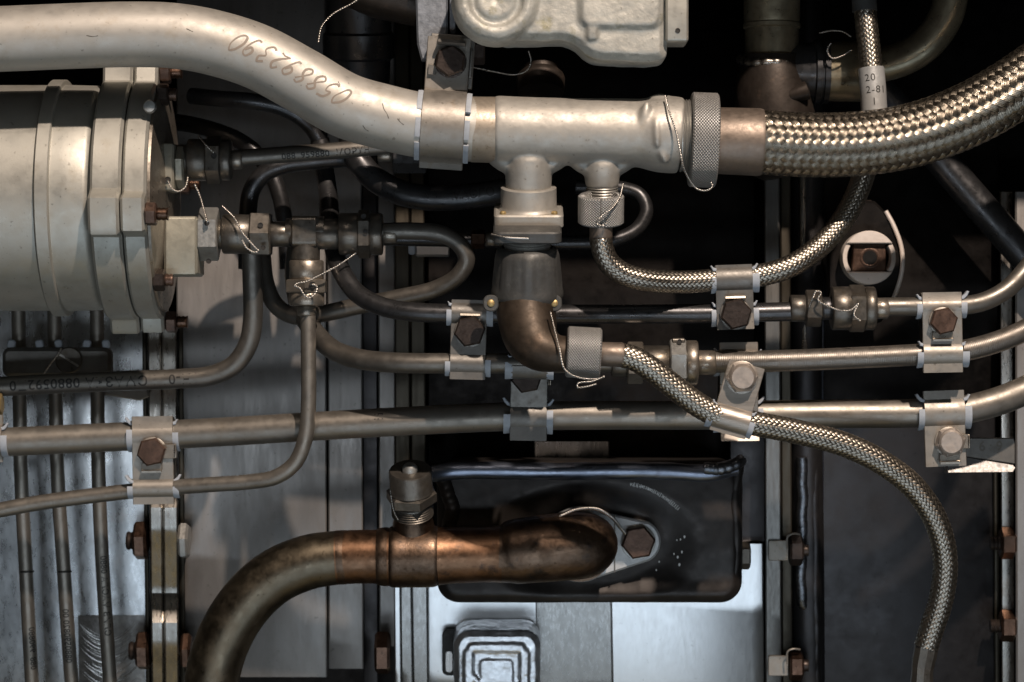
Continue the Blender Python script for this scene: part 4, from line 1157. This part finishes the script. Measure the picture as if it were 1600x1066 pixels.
# ------------------------------------------------------------------ slotted round fitting, right
sf = thing('slotted_fitting', 'round pinkish slotted ring around a brown square socket at right', 'fitting', P(1357, 403, 200))
F = Frame(1357, 403, 190)
def seg(R, y0, n=20):
    a0 = math.asin(y0 / R); return [(R * math.cos(a0 + (math.pi - 2 * a0) * i / n), R * math.sin(a0 + (math.pi - 2 * a0) * i / n)) for i in range(n + 1)]
mb = MB()
s = seg(42, 22); prism(mb, F, 'w', s, -30, 12, ch=1.5); prism(mb, F, 'w', [(x, -y) for x, y in s][::-1], -30, 12, ch=1.5); mb.build('slotted_ring', MT['ring'], sf, smooth=30)
mb = MB()
for c0, c1 in ((148, 215), (-35, 32)):
    mb = MB(); lathe(mb, F, 'w', [(-30, 34), (6, 34), (8, 35), (8, 41), (6, 42), (-30, 42)], 14, arc=(c0, c1))
    mb.build('ring_side', MT['ring'], sf)
mb = MB(); prism(mb, F, 'w', rrect(-24, -22, 27, 22, 2), -30, 2, ch=1.5); sq = mb.build('square_socket', MT['bolt_brown'], sf, smooth=30)
mb = MB(); lathe(mb, F, 'w', [(2.2, 16), (3.0, 14), (2.6, 11.5), (2.2, 11)], 28, cap=False, off=(2, 0)); mb.build('bore_rim', MT['bolt_brown'], sq)
mb = MB(); lathe(mb, F, 'w', [(2.5, 11.5), (-18, 10), (-20, .1)], 24, cap=False, off=(2, 0)); lathe(mb, F, 'w', [(2.3, 11.5), (2.31, .1)], 24, cap=False, off=(2, 0)); mb.build('bore', MT['hole'], sq)
mb = MB(); lathe(mb, F, 'w', [(-150, 58), (-40, 56), (-34, 50), (-30, 40), (-30, .1)], 40); mb.build('boss', MT['recess'], sf)
mb = MB()
pl = [(-10, 92), (14, 90), (30, 74), (44, 50), (55, 18), (56, -20), (50, -52), (38, -80), (24, -100), (-10, -110), (-44, -100), (-60, -60), (-62, 0), (-50, 60)]
prism(mb, F, 'w', pl, -44, -24, ch=4); mb.build('backing_plate', MT['recess'], sf, smooth=30)
pth = Path([(1384, 330, 214), (1396, 352, 212), (1408, 385, 211), (1410, 415, 211), (1404, 445, 212), (1394, 472, 214)], 3.6, 3); mb = MB(); tube(mb, pth, 10); mb.build('plate_rim', MT['ring'], sf)
mb = MB(); prism(mb, Frame(1355, 330, 190), 'w', ngon(22, 6, 0), -60, -30, ch=3); mb.build('hex_nut', MT['bolt_dark'], sf, smooth=25)

# ------------------------------------------------------------------ three-tube holder plate under canister
hd = thing('tube_holder', 'dark plate with slotted screw clamping the three slim tubes', 'clamp', P(95, 562, 230))
F = Frame(94, 565, 235)
mb = MB(); prism(mb, F, 'w', rrect(-86, -24, 84, 22, 12, 4), 0, 26, ch=6); mb.build('holder_plate', MT['strap_dark'], hd, smooth=30)
mb = MB(); Fs = Frame(108, 563, 205); lathe(mb, Fs, 'w', [(-6, 21), (1, 21), (3, 19), (3, .1)], 32); sc = mb.build('screw', MT['nut'], hd)
mb = MB(); Fs = Frame(108, 563, 205, roll=32); prism(mb, Fs, 'w', rrect(-18, -1.6, 18, 1.6, 1), 2.6, 3.6, ch=0); mb.build('screw_slot', MT['wire'], sc)
mb = MB()
for x in (18, 62, 92, 136, 166):
    Fc = Frame(x, 538, 222, roll=random.uniform(-20, 20)); prism(mb, Fc, 'w', rrect(-6, -7, 6, 7, 4), -6, 6, ch=2)
mb.build('cushion', MT['cushion'], hd)
mb = MB(); prism(mb, Frame(200, 612, 290), 'w', [(-40, 12), (30, 16), (34, -8), (20, -14), (-40, -4)], 0, 10, ch=2); o = mb.build('slanted_plate', MT['strap']); tag(o, 'small slanted plate behind the lettered tube beside the flange', 'plate')
mb = MB(); Fn = Frame(-2, 632, 110); prism(mb, Fn, 'u', ngon(18, 6), -10, 6, ch=2); o = mb.build('brass_nut', MT['brass']); tag(o, 'brass coloured nut cut off by the left edge', 'nut')
mb = MB(); F = Frame(676, 388, 230); prism(mb, F, 'u', [(12, 6), (-10, 10), (-13, 6), (-13, -14), (12, -14)], -26, 26, ch=1.5); o = thing('tube_bracket', 'small bluish bracket plate inside the tube loop', 'bracket', F.O); mb.build('bracket_plate', MT['bright'], o, smooth=30)
mb = MB(); prism(mb, F, 'w', rrect(-38, -10, -27, 10, 4), -6, 6, ch=1.5); mb.build('cushion', MT['cushion'], o)

# ------------------------------------------------------------------ stamped bracket, right
br = thing('stamped_bracket', 'dark stamped bracket by right flange, lower edge coloured as if lit', 'bracket', P(1540, 710, 120))
F = Frame(1540, 712, 78)
mb = MB(); prism(mb, F, 'w', [(-90, 28), (44, 27), (46, 20), (46, -13), (-34, -1), (-90, 2)], -20, 0, ch=1); mb.build('bracket_plate', MT['strap_dark'], br, smooth=30)
mb = MB()
v = [F(-60, 1, -2), F(-36, -2, -2), F(43, -15, -2), F(46, -19, 0), F(41, -25, 6), F(-60, -26, 8), F(-60, -29, -30), F(45, -26, -30), F(45, -12, -20), F(-60, 3, -20)]
mb.add(v, [(0, 1, 2, 3, 4, 5), (5, 4, 7, 6), (3, 2, 8, 7), (0, 5, 6, 9), (6, 7, 8, 9), (4, 3, 7)]); mb.build('lit_edge', MT['lit_wedge'], br, smooth=20)  # pale wedge stands for the lit strip below the tube's shadow
v, f = text_mesh('6:9', 22, 1.5, .2)
mb = MB(); mb.add([F(x + 8, y + 14, 0.5) for x, y in v], f); mb.build('lettering', MT['nut'], br, smooth=0)

# ------------------------------------------------------------------ black welded housing, bottom centre
bh = thing('welded_housing', 'glossy black welded housing behind the coppery pipe', 'housing', P(920, 830, 260))
def hd_off(y): return 262 + (y - 820) * 0.12
mb = MB()
F = Frame(920, 825, 300)
rr = rrect(-236, -112, 236, 108, 34, 8)
rr = [(x, y) for x, y in rr]
prism(mb, F, 'w', rr, -100, 66, ch=14)
def dish(co):
    k = 1 + co[:, 1] / S / DC
    x = co[:, 0] / (S * k) + 800; y = 533 - co[:, 2] / (S * k)
    e = np.hypot((x - 925) / 150, (y - 852) / 84)
    t = np.clip((1.22 - e) / 0.5, 0, 1); t = t * t * (3 - 2 * t)
    front = np.clip((300 - co[:, 1] / S) / 50, 0, 1)
    co = co.copy(); co[:, 1] += 17 * S * t * front
    e2 = np.exp(-((y - 905) / 26) ** 2) * np.clip((x - 1000) / 60, 0, 1)
    co[:, 1] += 6 * S * e2 * front
    return co
fused(mb, 3.0, 18, 'housing_body', MT['black_plate'], bh, rough=0.6, rscale=70, fn=dish)
bead([(676, 742, 224), (700, 738, 216), (760, 735, 214), (900, 736, 214), (1040, 737, 216), (1110, 738, 220), (1150, 728, 228)], 14, MT['blue_bead'], 'edge_bead', bh, rip=.06, pitch=70)
bead([(1100, 733, 206), (1125, 732, 206), (1150, 726, 212), (1160, 718, 222)], 10, MT['weld'], 'corner_weld', bh, rip=.10, pitch=12)
bead([(1156, 720, 240), (1147, 770, 236), (1151, 830, 238), (1150, 880, 244), (1142, 915, 250)], 9, MT['black_plate'], 'side_weld', bh, rip=.15, pitch=50)
bead([(688, 745, 236), (700, 768, 232), (706, 800, 230), (700, 830, 234)], 12, MT['soot'], 'side_weld', bh, rip=.07, pitch=12)
mb = MB()
def dish_d(x, y):
    t = max(0, min(1, (1.22 - math.hypot((x - 925) / 150, (y - 852) / 84)) / 0.5))
    return 227.5 + 17 * t * t * (3 - 2 * t)
for i in range(30):
    t = i / 29
    x = 986 + 74 * t; y = 757 + 8 * t + 30 * t * t
    an = rad(8 + 34 * t)
    Fm = Frame(x, y, dish_d(x, y), roll=math.degrees(an))
    for st in random.choice(([[(0, -2.6), (0, 2.6)]], [[(0, -1.8), (.9, 0), (0, 1.8)]], [[(-.8, -1.6), (.8, -1.6)], [(0, -2), (0, 2)]], [[(-.8, 1.4), (0, -1.6), (.8, 1.4)]])):
        v, f = ribbon([(a_ * 1.3, b_ * 1.35) for a_, b_ in st], .62)
        mb.add([Fm(p, q, 0) for p, q in v], f)
for i in range(9):
    mx, my = 1010 + random.uniform(15, 62), 845 + random.uniform(-10, 50)
    Fm = Frame(mx, my, dish_d(mx, my))
    r_ = random.uniform(.7, 1.8); mb.add([Fm(p, q * 1.6, 0) for p, q in ngon(r_, 6)], [tuple(range(6))])
pm = mb.build('paint_marks', MT['chalk'], bh, smooth=0); pm['kind'] = 'stuff'
bolt_along_u(Frame(1160, 868, 300), -4, 12, 22, MT['nut'], bh)
# torn slot under the pipe
mb = MB(); prism(mb, Frame(760, 918, 240), 'w', rrect(-62, -12, 64, 10, 10, 4), -20, 6, ch=6); mb.build('lower_lip', MT['bolt_copper'], bh, smooth=40)
# flange of the coppery pipe
tf = thing('teardrop_flange', 'pale teardrop flange with brown wired bolt at the coppery pipe end', 'flange', P(960, 850, 215))
F = Frame(950, 850, 226)
a = [(46, 33)] 
pl = []
for i in range(13):
    an = rad(62 - 124 * i / 12); pl.append((48 + 34 * math.cos(an), 4 + 34 * math.sin(an)))
for i in range(13):
    an = rad(-62 - 50 * i / 12) ; pl.append((-44 + 57 * math.cos(an), -3 + 56 * math.sin(an)))
for i in range(13):
    an = rad(248 - 124 * i / 12); pl.append((-100 + 34 * math.cos(an), 0 + 34 * math.sin(an)))
for i in range(13):
    an = rad(112 - 50 * i / 12); pl.append((-44 + 57 * math.cos(an), 1 + 57 * math.sin(an)))
prism(mb := MB(), F, 'w', pl[::-1], -46, 8, ch=3); mb.build('flange_plate', MT['flange_pale'], tf, smooth=30)
mb = MB(); prism(mb, F, 'w', rrect(9, -44, 11, 46, .8), 6, 9); mb.build('seat_edge', MT['nut'], tf)
hex_bolt(Frame(997, 847, 217), 27, 18, MT['bolt_brown'], tf, rot=10, washer=27.5, wmat=MT['nut_light'])

# coppery pipe
cp = thing('coppery_pipe', 'thick heat tinted coppery pipe curving up from the bottom edge', 'pipe', P(620, 868, 140))
def part_tube(pts, r, mat, name, n=44, step=5):
    pth = Path(pts, r, step); mb = MB(); tube(mb, pth, n); return mb.build(name, mat, cp, smooth=60)
part_tube([(322, 1180, 150, 44), (328, 1080, 150, 43), (345, 1010, 150, 43), (378, 950, 149, 43), (425, 904, 147, 43), (480, 879, 145, 43), (530, 871, 143, 42)], 43, MT['copper_dull'], 'bent_pipe')
part_tube([(526, 871.5, 143, 42.2), (560, 870, 142, 42), (590, 870, 141, 42.5), (600, 870, 141, 45), (616, 870, 141, 46)], 42, MT['copper'], 'pipe_end')
part_tube([(527, 871.5, 143, 42.4), (534, 871, 143, 42.5), (541, 871, 143, 42.3)], 42, MT['copper_dark'], 'heat_band')
part_tube([(589, 870, 141, 43.2), (595, 870, 141, 45.3), (602, 870, 141, 46.0), (606, 870, 141, 46.2)], 42, MT['copper_dark'], 'heat_band')
part_tube([(608, 870, 141, 45), (612, 870, 141, 47.5), (640, 870, 141, 48), (679, 869, 141, 48), (684, 869, 141, 46)], 48, MT['copper_dark'], 'tee_body')
part_tube([(683, 869, 141, 45.5), (700, 868, 141, 44.5), (770, 866, 141, 44), (784, 866, 141, 45)], 44, MT['copper'], 'pipe_link')
part_tube([(780, 865, 141, 45), (788, 865, 141, 46), (800, 863, 141, 50), (830, 859, 142, 52), (860, 856, 143, 53), (890, 853, 145, 53.5), (908, 852, 148, 53), (924, 851.5, 152, 50), (938, 851, 157, 43), (948, 851, 162, 33), (955, 851, 166, 19), (957.5, 851, 168, 6)], 50, MT['copper_dark'], 'end_elbow')
mb = MB(); lathe(mb, Frame(904, 851, 222), 'w', [(-6, 53), (60, 52.5), (64, 40)], 48); mb.build('end_socket', MT['copper_dark'], cp)
# text on the link
# capped valve on the tee
vl = thing('bleed_valve', 'capped bleed valve with wired hex nut standing on the coppery pipe', 'valve', P(645, 780, 130))
F = Frame(645, 806, 125, pitch=27, roll=-2)
mb = MB(); lathe(mb, F, 'v', [(-40, 36), (-20, 33), (-4, 30), (4, 28)], 40); mb.build('neck', MT['copper_dark'], vl)
mb = MB(); prof = [(2, 30)]
for i in range(5): prof += [(4 + i * 4, 33), (6 + i * 4, 31)]
prof += [(24, 31)]
lathe(mb, F, 'v', prof, 40); mb.build('thread', MT['nut'], vl, smooth=60)
mb = MB(); prism(mb, F, 'v', ngon(40, 6, 20), 26, 46, ch=3); mb.build('hex_nut', MT['nut'], vl, smooth=25)
mb = MB(); lathe(mb, F, 'v', [(47, 35), (50, 33.5), (80, 33.5), (83, 31.5), (83, 15), (78, 14), (78, .1)], 44); mb.build('cap', MT['nut'], vl)
mb = MB(); lathe(mb, F, 'v', [(70, 12.5), (86, 12.5), (92, 8), (93, .1)], 28); mb.build('button', MT['nut_light'], vl)
bead([(696, 745, 150), (704, 770, 140), (700, 800, 140)], 12, MT['olive'], 'weld_fillet', vl, rip=.25, pitch=10) if False else None

# ------------------------------------------------------------------ shiny cast plug at the bottom
pg = thing('cast_plug', 'shiny rough cast square plug at the bottom edge', 'plug', P(776, 1030, 380))
yq = 1030
F = Frame(776, 1036, cas(1036, -18), pitch=14)
mb = MB(); prism(mb, F, 'w', rrect(-66, -80, 68, 70, 26, 7), -16, 50, ch=8)
prism(mb, F, 'w', rrect(-26, -32, 26, 26, 8), 40, 53, ch=2)
for q in (-43, 43): prism(mb, F, 'w', rrect(q - 9, -60, q + 9, 44, 8), 40, 54, ch=4)
prism(mb, F, 'w', rrect(-46, 36, 46, 54, 8), 40, 54, ch=4)
for a, b, l, r_ in ((-34, -24, 16, 40), (36, 22, 18, -30), (30, -40, 14, 10), (-20, 44, 20, 0), (8, 0, 12, 60)): blob(mb, Frame(776 + a, 1036 - b, cas(1036, -68), roll=r_), l, 7, 7)
fused(mb, 1.7, 9, 'plug_body', MT['cast_shiny'], pg, rough=1.5, rscale=30)
mb = MB(); prism(mb, Frame(700, 1018, cas(1018, -12)), 'w', rrect(-9, -36, 20, 36, 9), 4, 14, ch=1); mb.build('slot', MT['ink'], pg)
mb = MB(); prism(mb, Frame(702, 1032, cas(1032, -14)), 'w', rrect(-7, -18, 7, 18, 6), 14, 18, ch=2); mb.build('slot_tongue', MT['brushed'], pg)

# ------------------------------------------------------------------ safety wires
def wire(label, pts, r=0.95, pitch=8.0, off=0.85, twist=True):
    pth = Path(pts, 1.0, 1.5)
    k = float(np.mean(pth.r)) / S
    mb = MB()
    ns = max(12, int(pth.s[-1] / S / 1.3))
    sv = np.linspace(0, pth.s[-1], ns)
    X, T, N, B, _ = pth.at(sv)
    for ph in ((0, math.pi) if twist else (0,)):
        a = sv / S / pitch * 2 * math.pi + ph
        o = off if twist else 0
        Cn = X + S * k * o * (np.cos(a)[:, None] * N + np.sin(a)[:, None] * B)
        q = Path.__new__(Path); q.X = Cn; q.r = np.full(ns, r * S * k); t = np.gradient(Cn, axis=0); t /= np.linalg.norm(t, axis=1)[:, None]
        q.T = t; nn_ = N - t * np.sum(N * t, 1)[:, None]; nn_ /= np.linalg.norm(nn_, axis=1)[:, None]; q.N = nn_; q.B = np.cross(t, nn_); q.s = sv
        tube(mb, q, 6)
    o = mb.build('safety_wire', MT['wire'], smooth=80)
    return tag(o, label, 'wire', 'twisted safety wires')

wire('twisted safety wire crossing the manifold end to the large knurled nut', [(1040, 150, -150), (1046, 175, -170), (1056, 205, -178), (1062, 235, -178), (1068, 262, -172), (1080, 286, -158), (1090, 296, -150), (1104, 298, -146), (1113, 292, -142), (1110, 284, -140)])
wire('twisted safety wire tied on the knurled nut of the second outlet', [(974, 288, -140), (968, 310, -158), (955, 327, -172), (938, 339, -176), (932, 350, -172), (944, 352, -172), (949, 343, -174)])
wire('twisted safety wire hanging from elbow lug to the knurled nut', [(860, 487, -178), (866, 512, -190), (874, 545, -204), (881, 575, -206), (893, 586, -206), (914, 592, -204), (936, 592, -196), (944, 588, -190)])
wire('folded wire tail under the elbow nut', [(944, 589, -196), (925, 596, -204), (903, 599, -206), (902, 605, -206), (918, 604, -206), (932, 600, -204)])
wire('safety wire knotted on the dark union under the slotted fitting', [(1264, 480, -90), (1270, 465, -96), (1276, 455, -96), (1283, 458, -96), (1278, 468, -98), (1296, 479, -102), (1316, 486, -104), (1330, 484, -104), (1341, 474, -104), (1334, 492, -104), (1344, 502, -102)])
wire('safety wire looped through the upper canister union', [(310, 212, -10), (322, 226, -24), (334, 238, -28)])
wire('short safety wire bent under the upper canister block', [(262, 282, -36), (270, 296, -40), (280, 299, -40), (290, 292, -36), (294, 276, -28)])
wire('long safety wire between the two canister unions', [(304, 288, -16), (312, 305, -18), (318, 325, -28), (324, 347, -42)])
wire('safety wire knotted on the yellowish hex of the tee', [(348, 322, -10), (366, 340, -28), (380, 365, -36), (400, 388, -40), (404, 392, -40), (396, 394, -40), (384, 386, -40), (378, 374, -38)])
wire('safety wire laced through the union below the tee', [(556, 396, -10), (530, 414, -22), (500, 430, -34), (478, 440, -38), (466, 442, -38), (460, 446, -38), (468, 450, -38), (476, 462, -36), (484, 465, -36), (494, 455, -36), (494, 446, -36), (488, 444, -34)], r=1.0)
wire('safety wire folded on the bleed valve nut', [(612, 752, 100), (611, 770, 92), (616, 800, 92), (622, 812, 96)])
wire('bright folded wire end in front of the bleed valve', [(626, 748, 86), (628, 768, 82), (629, 790, 84), (636, 790, 84), (638, 772, 82), (634, 764, 84)])
wire('safety wire run over the flange into the brown bolt', [(874, 806, 120), (900, 796, 112), (930, 795, 116), (955, 808, 140), (970, 826, 180), (977, 834, 196)], r=1.5, off=1.4)
wire('thin twisted wire right of the pipe clamp under the casting', [(738, 105, -90), (770, 112, -80), (805, 117, -70), (824, 110, -64), (830, 95, -60), (826, 80, -60)], r=.8, off=.8)
wire('thin wire arching at the top left above the thick pipe', [(497, 66, -40), (502, 42, -40), (520, 22, -40), (545, 8, -40), (565, -4, -40)], r=.9, off=.9)
wire('bright curled wire beside the printed hose sleeve', [(1298, 68, 48), (1293, 80, 46), (1300, 91, 44), (1315, 88, 44), (1331, 78, 46)])
wire('thin wire above the olive sleeve at upper right', [(1280, 52, 50), (1300, 48, 48), (1318, 50, 48), (1330, 58, 48)], r=.8, off=.8)
wire('twisted wire tail beside the slotted screw', [(66, 588, 196), (78, 570, 192), (90, 555, 192), (96, 545, 194)])
